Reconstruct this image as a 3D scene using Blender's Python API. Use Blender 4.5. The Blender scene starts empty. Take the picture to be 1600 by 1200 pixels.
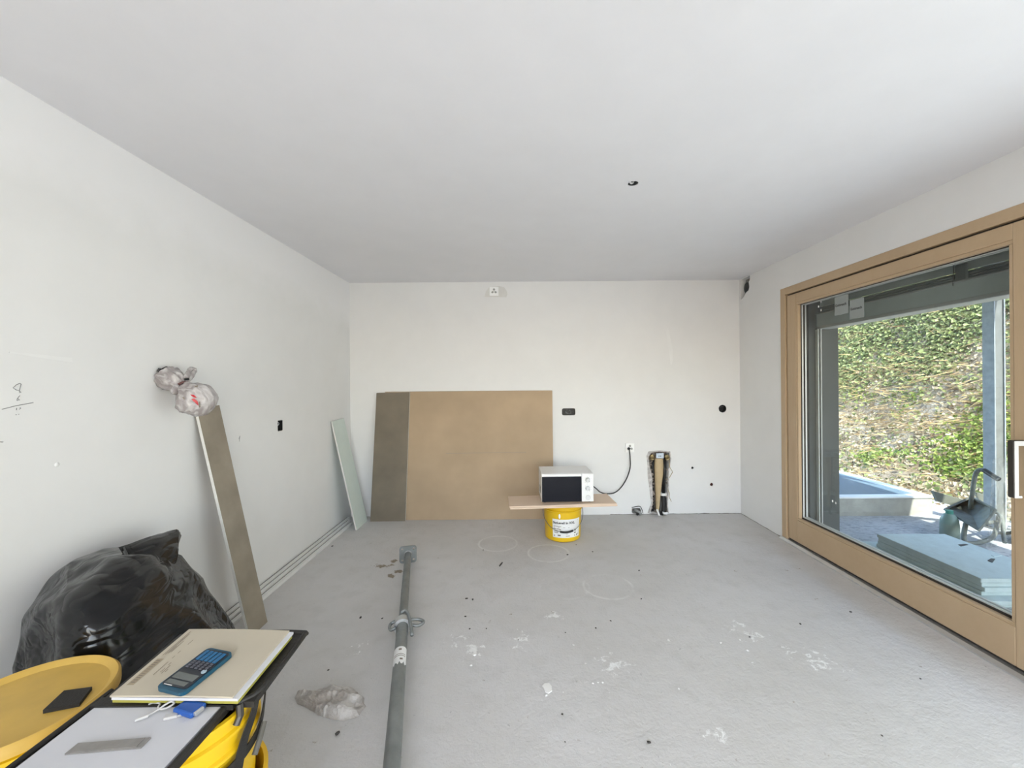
import bpy, bmesh, math, random
from mathutils import Vector, Matrix, noise
random.seed(7)
PI = math.pi
scene = bpy.context.scene
C = scene.collection

# ------------------------------------------------------------------ camera
F_PX, VPX, VPY, ROLL, CAMZ = 630.0, 810.0, 599.0, -0.0078, 1.383
cam_data = bpy.data.cameras.new('camera')
cam = bpy.data.objects.new('camera', cam_data); C.objects.link(cam)
cam_data.sensor_fit = 'HORIZONTAL'; cam_data.sensor_width = 36.0
cam_data.lens = F_PX / 1600 * 36.0
cam_data.shift_x = -(VPX - 800) / 1600; cam_data.shift_y = -(600 - VPY) / 1600
cam_data.clip_start = 0.02; cam_data.clip_end = 200
cam.matrix_world = Matrix.Translation((0, 0, CAMZ)) @ Matrix.Rotation(PI/2, 4, 'X') @ Matrix.Rotation(ROLL, 4, 'Z')
scene.camera = cam

# ------------------------------------------------------------------ world, sun, daylight, fill lamp
world = bpy.data.worlds.new('sky_world'); scene.world = world; world.use_nodes = True
wt = world.node_tree; wt.nodes.clear()
wo = wt.nodes.new('ShaderNodeOutputWorld'); wb = wt.nodes.new('ShaderNodeBackground')
sky = wt.nodes.new('ShaderNodeTexSky'); sky.sky_type = 'NISHITA'; sky.sun_disc = False
sky.sun_elevation = math.radians(48); sky.sun_rotation = math.radians(190); sky.air_density = 1.0; sky.dust_density = 1.6
wt.links.new(sky.outputs[0], wb.inputs[0]); wt.links.new(wb.outputs[0], wo.inputs[0])
wb.inputs[1].default_value = 1.35

def light(name, kind, loc, direction, energy, color=(1, 1, 1), sx=1, sy=1):
    d = bpy.data.lights.new(name, kind); d.energy = energy; d.color = color
    if kind == 'AREA':
        d.shape = 'RECTANGLE'; d.size = sx; d.size_y = sy
    o = bpy.data.objects.new(name, d); C.objects.link(o)
    o.location = loc
    o.rotation_euler = Vector(direction).to_track_quat('-Z', 'Y').to_euler()
    return o
s = light('sun', 'SUN', (6, -4, 9), (-0.17, 0.62, -0.80), 13.0, (1.0, 0.95, 0.86)); s.data.angle = 0.009
light('daylight_through_door', 'AREA', (2.52, -0.10, 1.05), (-1, 0, -0.02), 62, (0.975, 0.985, 1.0), 3.1, 1.7)
light('rear_fill_lamp', 'AREA', (0.2, -2.72, 1.35), (0, 1, 0.0), 43, (1.0, 0.985, 0.975), 2.7, 1.9)  # unseen fill lamp, added behind the camera to brighten the room

scene.view_settings.view_transform = 'Standard'; scene.view_settings.look = 'None'
scene.view_settings.gamma = 1.0; scene.view_settings.use_curve_mapping = False
scene.view_settings.exposure = 0.0

# ------------------------------------------------------------------ helpers
RM = Matrix.Rotation(ROLL, 3, 'Z')
def ray(px, py):
    v = RM @ Vector(((px - VPX) / F_PX, (VPY - py) / F_PX, -1.0))
    d = Vector((v.x, -v.z, v.y))
    return d / d.y
def atY(px, py, Y): d = ray(px, py); return Vector((d.x*Y, Y, CAMZ + d.z*Y))
def atX(px, py, X): d = ray(px, py); k = X/d.x; return Vector((X, k, CAMZ + d.z*k))
def atZ(px, py, Z=0.0): d = ray(px, py); k = (Z-CAMZ)/d.z; return Vector((d.x*k, k, Z))

XL, XR, YB, YR, H = -1.765, 2.323, 4.229, -2.6, 2.45   # room: left, right, back, rear, ceiling
ORG = {}

def BM(): return bmesh.new()
def bx(bm, x0, x1, y0, y1, z0, z1, bev=0.0, seg=1):
    v = [bm.verts.new(p) for p in ((x0,y0,z0),(x1,y0,z0),(x1,y1,z0),(x0,y1,z0),(x0,y0,z1),(x1,y0,z1),(x1,y1,z1),(x0,y1,z1))]
    fs = [bm.faces.new([v[i] for i in q]) for q in ((3,2,1,0),(4,5,6,7),(0,1,5,4),(1,2,6,5),(2,3,7,6),(3,0,4,7))]
    if bev > 0:
        es = list({e for f in fs for e in f.edges})
        bmesh.ops.bevel(bm, geom=es, offset=bev, segments=seg, affect='EDGES', profile=0.5)
    return bm
def box(x0, x1, y0, y1, z0, z1, bev=0.0, seg=1): return bx(BM(), x0, x1, y0, y1, z0, z1, bev, seg)
def frame_axes(t):
    t = t.normalized(); a = Vector((0,0,1)) if abs(t.z) < 0.9 else Vector((1,0,0))
    u = t.cross(a).normalized(); return u, t.cross(u).normalized()
def tube(bm, pts, r, n=10, caps=True, closed=False, rfun=None):
    pts = [Vector(p) for p in pts]; rings = []; m = len(pts); u = None
    for i, p in enumerate(pts):
        if closed: t = pts[(i+1) % m] - pts[i-1]
        else: t = pts[min(i+1, m-1)] - pts[max(i-1, 0)]
        t.normalize()
        if u is None: u, w = frame_axes(t)
        else:
            u = (u - t*u.dot(t)).normalized(); w = t.cross(u)
        ri = r[i] if isinstance(r, (list, tuple)) else r
        ring = []
        for k in range(n):
            a = 2*PI*k/n; rr = ri*(rfun(i/(m-1), a) if rfun else 1)
            ring.append(bm.verts.new(p + u*(rr*math.cos(a)) + w*(rr*math.sin(a))))
        rings.append(ring)
    for i in range(m if closed else m-1):
        a, b = rings[i], rings[(i+1) % m]
        for k in range(n): bm.faces.new((a[k], a[(k+1)%n], b[(k+1)%n], b[k]))
    if caps and not closed:
        bm.faces.new(rings[0][::-1]); bm.faces.new(rings[-1])
    return bm
def spline(pts, n=8):
    pts = [Vector(p) for p in pts]; out = []
    P = [pts[0]*2-pts[1]] + pts + [pts[-1]*2-pts[-2]]
    for i in range(1, len(P)-2):
        for k in range(n):
            t = k/n; a, b, c, d = P[i-1], P[i], P[i+1], P[i+2]
            out.append(0.5*((2*b)+(c-a)*t+(2*a-5*b+4*c-d)*t*t+(3*b-a-3*c+d)*t**3))
    out.append(pts[-1]); return out
def lathe(bm, prof, n=32, c=(0,0,0), closed_prof=False):
    c = Vector(c); rings = []
    for r, z in prof:
        if r < 1e-6: rings.append([bm.verts.new(c + Vector((0,0,z)))])
        else: rings.append([bm.verts.new(c + Vector((r*math.cos(2*PI*k/n), r*math.sin(2*PI*k/n), z))) for k in range(n)])
    L = len(rings)
    for i in range(L if closed_prof else L-1):
        a, b = rings[i], rings[(i+1) % L]
        for k in range(n):
            if len(a) == 1 and len(b) == 1: continue
            if len(a) == 1: bm.faces.new((a[0], b[(k+1)%n], b[k]))
            elif len(b) == 1: bm.faces.new((a[k], a[(k+1)%n], b[0]))
            else: bm.faces.new((a[k], a[(k+1)%n], b[(k+1)%n], b[k]))
    return bm
def prism(bm, poly, extr):
    """polygon (3D points) extruded by a vector"""
    extr = Vector(extr); a = [bm.verts.new(Vector(p)) for p in poly]; b = [bm.verts.new(Vector(p)+extr) for p in poly]
    bm.faces.new(a); bm.faces.new(b[::-1]); n = len(a)
    for i in range(n): bm.faces.new((a[i], b[i], b[(i+1)%n], a[(i+1)%n]))
    return bm
def sheet(bm, loops, fn, depth):
    """flat sheet with holes: loops of (u,v), the first one is the outline; fn maps to 3D; depth gives thickness"""
    depth = Vector(depth); edges = []; rims = []
    for lp in loops:
        vs = [bm.verts.new(fn(u, v)) for u, v in lp]; rims.append(vs)
        edges += [bm.edges.new((vs[i], vs[(i+1) % len(vs)])) for i in range(len(vs))]
    bmesh.ops.triangle_fill(bm, use_beauty=True, edges=edges)
    front = list(bm.faces); m = {}
    for vs in rims:
        for v in vs: m[v] = bm.verts.new(v.co + depth)
    for f in front: bm.faces.new([m[v] for v in f.verts][::-1])
    for vs in rims:
        for i in range(len(vs)):
            a, b = vs[i], vs[(i+1) % len(vs)]; bm.faces.new((a, b, m[b], m[a]))
    return bm
def circ(cx, cy, r, n=20, k=0.0): return [(cx + r*(1+k*noise.noise((i*1.3, cx, cy)))*math.cos(2*PI*i/n), cy + r*(1+k*noise.noise((i*1.3, cx, cy)))*math.sin(2*PI*i/n)) for i in range(n)]
def rect(u0, u1, v0, v1): return [(u0,v0),(u1,v0),(u1,v1),(u0,v1)]
def rrect(u0, u1, v0, v1, r, n=4):
    out = []
    for cx, cy, a0 in ((u1-r, v0+r, -PI/2), (u1-r, v1-r, 0), (u0+r, v1-r, PI/2), (u0+r, v0+r, PI)):
        for k in range(n+1): a = a0 + PI/2*k/n; out.append((cx+r*math.cos(a), cy+r*math.sin(a)))
    return out

def thing(name, label, cat, loc=(0,0,0), group=None):
    o = bpy.data.objects.new(name, None); o.empty_display_size = 0.05; C.objects.link(o)
    o.location = loc; ORG[o] = Vector(loc)
    o['label'] = label; o['category'] = cat
    if group: o['group'] = group
    return o
def obj(name, bm, m, parent=None, xf=None, smooth=False, org=None, label=None, keep=False):
    """parts are modelled in world space, then moved to the origin of the thing they belong to"""
    if xf is not None: bm.transform(xf)
    if not keep: bmesh.ops.recalc_face_normals(bm, faces=bm.faces)
    base = ORG[parent] if parent is not None else Vector(org or (0,0,0))
    bm.transform(Matrix.Translation(-base))
    me = bpy.data.meshes.new(name); bm.to_mesh(me); bm.free()
    if smooth:
        me.polygons.foreach_set('use_smooth', [True]*len(me.polygons))
        if smooth is not True: me.set_sharp_from_angle(angle=math.radians(smooth))
    for mm in (m if isinstance(m, (list, tuple)) else [m]): me.materials.append(mm)
    o = bpy.data.objects.new(name, me); C.objects.link(o)
    if parent is not None: o.parent = parent
    else: o.location = base
    ORG[o] = base
    if label: o['label'] = label
    return o
def tag(o, label, cat, group=None):
    o['label'] = label; o['category'] = cat
    if group: o['group'] = group
    return o
def struct(name, bm, m, **k):
    o = obj(name, bm, m, **k); o['kind'] = 'structure'; return o
def text_bm(s, size, align='LEFT'):
    cu = bpy.data.curves.new('t', 'FONT'); cu.body = s; cu.size = size; cu.align_x = align; cu.resolution_u = 2; cu.offset = size*0.03
    o = bpy.data.objects.new('t', cu); C.objects.link(o)
    me = bpy.data.meshes.new_from_object(o.evaluated_get(bpy.context.evaluated_depsgraph_get()))
    b = BM(); b.from_mesh(me); bpy.data.objects.remove(o); bpy.data.curves.remove(cu); bpy.data.meshes.remove(me)
    return b

# ------------------------------------------------------------------ materials
def srgb(r, g, b):
    f = lambda c: (c/12.92 if c <= 0.04045 else ((c+0.055)/1.055)**2.4)
    return (f(r/255), f(g/255), f(b/255), 1)
class NT:
    def __init__(s, name):
        s.m = bpy.data.materials.new(name); s.m.use_nodes = True; s.t = s.m.node_tree; s.t.nodes.clear()
        s.out = s.n('ShaderNodeOutputMaterial'); s.bs = s.n('ShaderNodeBsdfPrincipled'); s.l(s.bs.outputs[0], s.out.inputs[0])
        s.co = s.n('ShaderNodeTexCoord').outputs['Object']
    def n(s, k, **kw):
        nd = s.t.nodes.new(k)
        for a, b in kw.items(): setattr(nd, a, b)
        return nd
    def l(s, a, b): s.t.links.new(a, b)
    def put(s, sock, v):
        if hasattr(v, 'is_linked') or isinstance(v, bpy.types.NodeSocket): s.l(v, sock)
        else: sock.default_value = v
    def math(s, op, a, b=0.0, c=0.0, clamp=False):
        nd = s.n('ShaderNodeMath', operation=op, use_clamp=clamp)
        s.put(nd.inputs[0], a); s.put(nd.inputs[1], b); s.put(nd.inputs[2], c); return nd.outputs[0]
    def noise(s, scale, detail=4, rough=0.55, vec=None, dist=0.0):
        nd = s.n('ShaderNodeTexNoise'); s.l(vec or s.co, nd.inputs['Vector'])
        nd.inputs['Scale'].default_value = scale; nd.inputs['Detail'].default_value = detail
        nd.inputs['Roughness'].default_value = rough; nd.inputs['Distortion'].default_value = dist
        return nd.outputs['Fac']
    def scaled(s, v):
        nd = s.n('ShaderNodeMapping'); s.l(s.co, nd.inputs[0]); nd.inputs['Scale'].default_value = v; return nd.outputs[0]
    def ramp(s, fac, a, b, ca=(0,0,0,1), cb=(1,1,1,1)):
        nd = s.n('ShaderNodeMapRange'); nd.clamp = True
        s.put(nd.inputs[0], fac); nd.inputs[1].default_value = a; nd.inputs[2].default_value = b
        return nd.outputs[0]
    def mix(s, fac, a, b):
        nd = s.n('ShaderNodeMix', data_type='RGBA'); s.put(nd.inputs[0], fac); s.put(nd.inputs[6], a); s.put(nd.inputs[7], b); return nd.outputs[2]
    def bump(s, h, strength=0.2, dist=0.01):
        nd = s.n('ShaderNodeBump'); s.put(nd.inputs['Height'], h); nd.inputs['Strength'].default_value = strength; nd.inputs['Distance'].default_value = dist
        s.l(nd.outputs[0], s.bs.inputs['Normal'])
    def set(s, color=None, rough=None, metal=None, **kw):
        if color is not None: s.put(s.bs.inputs['Base Color'], color)
        if rough is not None: s.put(s.bs.inputs['Roughness'], rough)
        if metal is not None: s.put(s.bs.inputs['Metallic'], metal)
        for k, v in kw.items(): s.put(s.bs.inputs[k.replace('_', ' ')], v)
def mat(name, c, rough=0.6, metal=0.0, var=0.06, scale=8, bump=0.0, bscale=60, bdist=0.004, **kw):
    t = NT(name); f = t.noise(scale)
    a = tuple(min(1, x*(1+var)) for x in c[:3]) + (1,); b = tuple(x*(1-var) for x in c[:3]) + (1,)
    t.set(t.mix(t.ramp(f, 0.3, 0.7), b, a), rough, metal, **kw)
    if bump > 0: t.bump(t.noise(bscale, 5), bump, bdist)
    return t.m
def wood(name, ca, cb, along=(1, 14, 14), rough=0.5):
    t = NT(name); v = t.scaled(along)
    f = t.noise(3.0, 6, 0.6, v, 0.6); g = t.noise(26, 3, 0.5, v)
    t.set(t.mix(t.math('MULTIPLY_ADD', g, 0.35, t.math('MULTIPLY', f, 0.65)), cb, ca), rough); t.bump(g, 0.06, 0.002); return t.m

# plaster: faint trowel mottling, a whiter skim band along the ceiling on the left wall
def plaster(name, c, band=False, bumps=0.10):
    t = NT(name); f = t.noise(1.1, 6, 0.6); g = t.noise(5, 5, 0.6)
    k = t.ramp(t.math('MULTIPLY_ADD', g, 0.4, t.math('MULTIPLY', f, 0.6)), 0.35, 0.65)
    col = t.mix(k, tuple(x*0.955 for x in c[:3])+(1,), c)
    if band:
        sp = t.n('ShaderNodeSeparateXYZ'); t.l(t.co, sp.inputs[0])
        e = t.math('MULTIPLY_ADD', t.noise(4, 5, 0.6), 0.30, t.math('MULTIPLY_ADD', sp.outputs[1], 0.05, sp.outputs[2]))
        col = t.mix(t.ramp(e, 2.32, 2.50), col, (0.855, 0.85, 0.85, 1))
    t.set(col, 0.85, Specular_IOR_Level=0.25); t.bump(t.noise(30, 6, 0.6), bumps, 0.002); return t.m
M = {}
M['wall'] = plaster('wall_plaster', (0.815, 0.812, 0.802, 1))
M['wall_left'] = plaster('wall_plaster_left', (0.82, 0.818, 0.808, 1), True)
M['ceiling'] = plaster('ceiling_plaster', (0.82, 0.815, 0.835, 1), bumps=0.03)

def floor_mat():
    t = NT('screed_floor')
    sp = t.n('ShaderNodeSeparateXYZ'); t.l(t.co, sp.inputs[0]); X, Y = sp.outputs[0], sp.outputs[1]
    f = t.noise(0.9, 6, 0.6); g = t.noise(7, 6, 0.65); fine = t.noise(70, 4, 0.7); mid = t.noise(24, 5, 0.6)
    col = t.mix(t.ramp(f, 0.3, 0.7), (0.54, 0.525, 0.505, 1), (0.63, 0.62, 0.62, 1))
    col = t.mix(t.math('MULTIPLY', t.ramp(g, 0.5, 0.75), 0.35), col, (0.44, 0.43, 0.41, 1))
    col = t.mix(t.math('MULTIPLY', t.ramp(fine, 0.62, 0.78), 0.35), col, (0.68, 0.675, 0.66, 1))
    col = t.mix(t.math('MULTIPLY', t.ramp(t.noise(48, 3, 0.6, dist=0.4), 0.70, 0.75), 0.55), col, (0.27, 0.265, 0.26, 1))
    def blob(px, py, r, yk=1.0):
        p = atZ(px, py)
        dx = t.math('SUBTRACT', X, p.x); dy = t.math('MULTIPLY', t.math('SUBTRACT', Y, p.y), yk)
        d = t.math('SQRT', t.math('ADD', t.math('MULTIPLY', dx, dx), t.math('MULTIPLY', dy, dy)))
        return d, r
    mask = None
    for px, py, r, lo in ((778, 849, 0.165, .30), (857, 864, 0.165, .30), (950, 916, 0.165, .42), (882, 916, 0.165, .5)):
        d, r = blob(px, py, r)
        ring = t.math('SUBTRACT', 1.0, t.math('DIVIDE', t.math('ABSOLUTE', t.math('SUBTRACT', d, r)), 0.014), clamp=True)
        ring = t.math('MULTIPLY', ring, t.ramp(t.noise(3.3, 4, 0.7), lo, lo+0.2))
        mask = ring if mask is None else t.math('MAXIMUM', mask, ring)
    col = t.mix(t.math('MULTIPLY', mask, 0.6), col, (0.80, 0.80, 0.78, 1))
    sp_m = None; spn = t.noise(22, 6, 0.7, dist=0.5)
    for px, py, r in ((812, 1000, .16), (866, 962, .13), (712, 1000, .13), (1165, 985, .20), (1120, 1150, .13), (860, 965, .1), (740, 1015, .16), (1270, 1030, .25), (560, 1010, .12), (960, 1040, .22)):
        d, r = blob(px, py, r)
        b = t.math('MULTIPLY', t.math('SUBTRACT', 1.0, t.math('DIVIDE', d, r), clamp=True), 0.24)
        sp_m = b if sp_m is None else t.math('MAXIMUM', sp_m, b)
    sp_m = t.ramp(t.math('ADD', sp_m, spn), 0.72, 0.78)
    col = t.mix(t.math('MULTIPLY', sp_m, 0.85), col, (0.86, 0.86, 0.85, 1))
    st = None
    for px, py, r, k in ((600, 884, .13, 1.8), (612, 899, .08, 1.2), (622, 893, .07, 1), (614, 877, .06, 1)):
        d, r = blob(px, py, r, k); b = t.math('MULTIPLY', t.math('SUBTRACT', 1.0, t.math('DIVIDE', d, r), clamp=True), 0.30)
        st = b if st is None else t.math('MAXIMUM', st, b)
    st = t.ramp(t.math('ADD', st, t.noise(13, 6, 0.7)), 0.66, 0.72)
    col = t.mix(t.math('MULTIPLY', st, 0.8), col, (0.17, 0.115, 0.05, 1))
    t.set(col, t.math('MULTIPLY_ADD', g, 0.25, 0.42), Specular_IOR_Level=0.4)
    t.bump(t.math('ADD', t.math('MULTIPLY', mid, 0.9), t.math('MULTIPLY', fine, 0.6)), 0.75, 0.006); return t.m
M['floor'] = floor_mat()
M['wood'] = wood('spruce_frame', (0.56, 0.42, 0.27, 1), (0.44, 0.31, 0.185, 1), (14, 1, 1), 0.45)
M['wood_v'] = wood('spruce_frame_upright', (0.56, 0.42, 0.27, 1), (0.44, 0.31, 0.185, 1), (14, 14, 1), 0.45)
M['gap'] = mat('dark_seal_and_gap_shade', (0.035, 0.03, 0.025), 0.7)  # seals, and the painted shade between the floor rails
M['alu'] = mat('brushed_aluminium', (0.66, 0.67, 0.68), 0.35, 0.85, 0.05, 20)
M['alu_light'] = mat('pale_spacer_metal', (0.72, 0.72, 0.70), 0.5, 0.3, 0.03)
M['black'] = mat('black_plastic', (0.012, 0.012, 0.013), 0.45, var=0.1)
M['dark'] = mat('dark_grey_plastic', (0.05, 0.052, 0.055), 0.5)
M['bronze'] = mat('dark_anodised_metal', (0.05, 0.045, 0.04), 0.4, 0.4)
M['white_enamel'] = mat('white_enamel', (0.80, 0.80, 0.79), 0.35, var=0.02)
M['white_plastic'] = mat('white_plastic', (0.82, 0.82, 0.81), 0.4, var=0.02)
M['galv'] = mat('galvanised_steel', (0.235, 0.25, 0.248), 0.45, 0.5, 0.16, 14, 0.15, 90)
M['galv_post'] = mat('blue_grey_galvanised', (0.30, 0.34, 0.38), 0.55, 0.2, 0.18, 18, 0.1, 90)
M['galv_bright'] = mat('bright_zinc', (0.60, 0.61, 0.61), 0.3, 0.8, 0.1, 25)
M['yellow'] = mat('yellow_bucket_plastic', (0.76, 0.48, 0.010), 0.35, var=0.05, scale=4, Subsurface_Weight=0.0)
M['yellow_dusty'] = mat('dusty_yellow_lid', (0.58, 0.37, 0.075), 0.5, var=0.10, scale=9)
M['paper'] = mat('white_paper', (0.60, 0.60, 0.625), 0.8, var=0.02)
M['cream'] = mat('cream_paper', (0.50, 0.445, 0.345), 0.75, var=0.03)
M['ink'] = mat('grey_print', (0.22, 0.18, 0.14), 0.8)
M['ink_black'] = mat('black_print', (0.012, 0.011, 0.01), 0.6)
M['pencil'] = mat('pencil_graphite', (0.25, 0.25, 0.25), 0.7)
M['chipboard'] = wood('wood_board', (0.76, 0.60, 0.46, 1), (0.66, 0.50, 0.37, 1), (1, 9, 9), 0.6)
M['brown_board'] = mat('brown_fibreboard', (0.44, 0.325, 0.21), 0.7, var=0.09, scale=2.2, bump=0.08, bscale=120)
M['dark_board'] = mat('grey_brown_cardboard', (0.20, 0.168, 0.125), 0.85, var=0.16, scale=3.0, bump=0.10, bscale=70)
M['gypsum_card'] = mat('grey_brown_card_face', (0.285, 0.245, 0.19), 0.85, var=0.18, scale=5.0, bump=0.10, bscale=80)
M['gypsum'] = mat('gypsum_core', (0.72, 0.70, 0.67), 0.9, var=0.05, scale=30, bump=0.3)
M['green_board'] = mat('pale_green_board', (0.66, 0.74, 0.69), 0.6, var=0.03)
M['rubble'] = mat('broken_masonry', (0.34, 0.29, 0.25), 0.95, var=0.5, scale=45, bump=1.0, bscale=50, bdist=0.02)
M['tape'] = mat('tan_pipe_wrap', (0.55, 0.42, 0.25), 0.6, var=0.08, scale=12, bump=0.15, bscale=25)
M['brass'] = mat('brass_fitting', (0.42, 0.33, 0.17), 0.4, 0.8, 0.2, 40)
M['concrete'] = mat('weathered_concrete', (0.40, 0.385, 0.34), 0.9, var=0.14, scale=9, bump=0.3, bscale=35)
M['render'] = mat('grey_exterior_render', (0.13, 0.135, 0.13), 0.8, var=0.08, scale=6, bump=0.1)
M['blind_box'] = mat('grey_metal_blind_box', (0.74, 0.80, 0.78), 0.5, 0.1, 0.05, 5)
M['blind_dark'] = mat('dark_blind_slats', (0.26, 0.29, 0.285), 0.5, 0.2, 0.08)
M['insul'] = mat('pale_green_foam', (0.60, 0.69, 0.69), 0.85, var=0.07, scale=18, bump=0.15, bscale=60)
M['blue'] = mat('blue_plastic', (0.012, 0.085, 0.36), 0.35, var=0.05)
M['teal'] = mat('teal_blue_plastic', (0.008, 0.07, 0.12), 0.35, var=0.08)
M['screen'] = mat('grey_lcd', (0.13, 0.14, 0.135), 0.25, var=0.05)
M['rusty'] = mat('weathered_dark_steel', (0.17, 0.185, 0.17), 0.65, 0.2, 0.3, 16, 0.3, 30)
M['timber'] = wood('weathered_timber', (0.22, 0.23, 0.19, 1), (0.13, 0.14, 0.12, 1), (1, 12, 12), 0.8)

def glass_mat(name, tint=(0.955, 0.975, 0.97, 1), refl=1.0):
    t = NT(name); t.t.nodes.remove(t.bs)
    tr = t.n('ShaderNodeBsdfTransparent'); tr.inputs[0].default_value = tint
    gl = t.n('ShaderNodeBsdfGlossy'); gl.inputs['Roughness'].default_value = 0.01
    lw = t.n('ShaderNodeLayerWeight'); lw.inputs[0].default_value = 0.5
    fr = t.math('MULTIPLY_ADD', t.math('POWER', lw.outputs['Facing'], 5.0), 0.6*refl, 0.022*refl)
    mx = t.n('ShaderNodeMixShader'); t.l(fr, mx.inputs[0]); t.l(tr.outputs[0], mx.inputs[1]); t.l(gl.outputs[0], mx.inputs[2])
    t.l(mx.outputs[0], t.out.inputs[0]); return t.m
M['glass'] = glass_mat('window_glass')
def film_mat(name, c, alpha, rough=0.35, bump=0.5, bscale=18):
    t = NT(name); f = t.noise(bscale, 6, 0.65, dist=1.2)
    t.set(c, rough, Alpha=t.math('MULTIPLY_ADD', t.ramp(f, 0.35, 0.7), alpha, alpha*0.25)); t.bump(f, bump, 0.02); return t.m
M['clear_film'] = film_mat('clear_plastic_film', (0.42, 0.43, 0.42, 1), 0.36)

# ------------------------------------------------------------------ the room
WT = 0.40
struct('floor', box(XL-0.02, XR+0.02, YR, YB-0.004, -0.10, 0.0), M['floor'])
hole_c = atZ(989, 287, H)
struct('ceiling', sheet(BM(), [rect(XL-0.1, XR+0.1, YR-0.1, YB+0.1), circ(hole_c.x, hole_c.y, 0.028, 20, 0.1)], lambda u, v: (u, v, H), (0, 0, 0.12)), M['ceiling'])
# back wall, with the openings that were cut into it
BP = lambda px, py: (atY(px, py, YB).x, atY(px, py, YB).z)
box2 = BP(888.5, 643.5); rnd = BP(1129, 638.5); h1 = BP(1082, 731); h2 = BP(1112, 757)
chase = [BP(*p) for p in ((1013,714),(1018,707),(1030,705.5),(1046,707),(1047.5,718),(1044,735),(1043.5,765),(1042.5,790),(1044,803),(1016,803),(1020,786),(1019.5,764),(1019,744),(1015,728))]
chase = [(u, max(v, 0.012)) for u, v in chase]
stub = BP(994.5, 799)
bh = [rect(XL-0.1, XR+0.1, -0.1, H), rrect(box2[0]-0.071, box2[0]+0.071, box2[1]-0.037, box2[1]+0.037, 0.02), circ(rnd[0], rnd[1], 0.041, 20, 0.06),
      circ(h1[0], h1[1], 0.013, 10, 0.3), circ(h2[0], h2[1], 0.017, 10, 0.3), chase, rrect(stub[0]-0.05, stub[0]+0.045, 0.008, 0.065, 0.02)]
wall_back = struct('wall_back', sheet(BM(), bh, lambda u, v: (u, YB, v), (0, 0.10, 0)), M['wall'])
struct('wall_back_core', box(XL-0.1, XR+0.1, YB+0.10, YB+0.2, -0.1, H), M['rubble'])
# left wall with one box cut-out
WL = lambda px, py: (atX(px, py, XL).y, atX(px, py, XL).z)
b3 = WL(438, 665)
wall_left = struct('wall_left', sheet(BM(), [rect(YR-0.1, YB, -0.1, H), rrect(b3[0]-0.033, b3[0]+0.033, b3[1]-0.040, b3[1]+0.040, 0.008)], lambda u, v: (XL, u, v), (-0.14, 0, 0)), M['wall_left'])
# right wall: opening for the sliding door, duct hole in the far upper corner
DY0, DY1, DZ1 = -1.70, 3.561, 2.193
duct = [(4.205, 2.442), (4.03, 2.444), (4.035, 2.40), (4.055, 2.385), (4.045, 2.33), (4.06, 2.30), (4.10, 2.29), (4.16, 2.245), (4.205, 2.235)]
wall_right = struct('wall_right', sheet(BM(), [[(YR-0.1, -0.1), (DY0, -0.1), (DY0, DZ1), (DY1, DZ1), (DY1, -0.1), (YB+0.1, -0.1), (YB+0.1, H), (YR-0.1, H)], duct], lambda u, v: (XR, u, v), (0.15, 0, 0)), M['wall'])
o = obj('outer_render', sheet(BM(), [[(YR-0.3, -0.1), (DY0+0.12, -0.1), (DY0+0.12, 2.16), (3.43, 2.16), (3.43, -0.1), (YB+0.3, -0.1), (YB+0.3, 2.7), (YR-0.3, 2.7)]], lambda u, v: (XR+0.15, u, v), (0.25, 0, 0)), M['render'], wall_right)
# rear wall behind the camera, with a wide window added for the fill lamp
struct('wall_rear', sheet(BM(), [rect(XL-0.1, XR+0.1, -0.1, H), rect(-1.15, 1.55, 0.4, 2.3)], lambda u, v: (u, YR, v), (0, -0.3, 0)), M['wall'])
w1 = thing('added_window', 'added wide wooden window in the unseen rear wall', 'window', (0.2, YR, 0.4)); w1['kind'] = 'structure'
for a in ((-1.15, 1.55, 0.4, 0.47), (-1.15, 1.55, 2.23, 2.3), (-1.15, -1.08, 0.47, 2.23), (1.48, 1.55, 0.47, 2.23), (0.16, 0.24, 0.47, 2.23)):
    obj('window_frame', box(a[0], a[1], YR-0.10, YR-0.03, a[2], a[3], 0.004), M['wood'], w1)

# pencil sums and trowel smears on the left wall
def stroke(pts, r=0.0013):
    P = [atX(x, y, XL+0.0006) for x, y in pts]; return tube(BM(), P, r, 4)
for pts in (((31,599),(26,601),(20.5,606),(25,609),(30,611),(33,600),(31,599)), ((30,611),(33,613),(30,613.5)), ((31,618),(27,623),(26.5,626),(30.5,625),(28,623)),
            ((3,639.5),(25,634),(52,629)), ((26,637.5),(25.5,641)), ((31,636.5),(32.5,638),(30,639.5)), ((24.5,648),(26,648)), ((29,647),(29.5,647.5)), ((0,690.5),(5,690.7)), ((373,686),(375,681),(374,690))):
    obj('pencil_mark', stroke(pts), M['pencil'], wall_left)
sm = BM()
n = 14; top = []; bot = []
for i in range(n+1):
    k = i/n; x = 14 + 98*k; yc = 550.5 + 12.5*k; w = 1.2 + 2.6*k + 0.7*noise.noise((i*2.1, 0, 0))
    top.append(atX(x, yc-w, XL)); bot.append(atX(x + (1.5 if i == n else 0), yc+w, XL))
prism(sm, top + bot[::-1], (0.0015, 0, 0)); obj('plaster_smear', sm, M['white_plastic'], wall_left)
obj('plaster_dab', lathe(BM(), [(0, 0.003), (0.006, 0.002), (0.009, 0)], 8), M['white_plastic'], wall_left, xf=Matrix.Translation(atX(89, 726, XL)) @ Matrix.Rotation(PI/2, 4, 'Y'))
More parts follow.
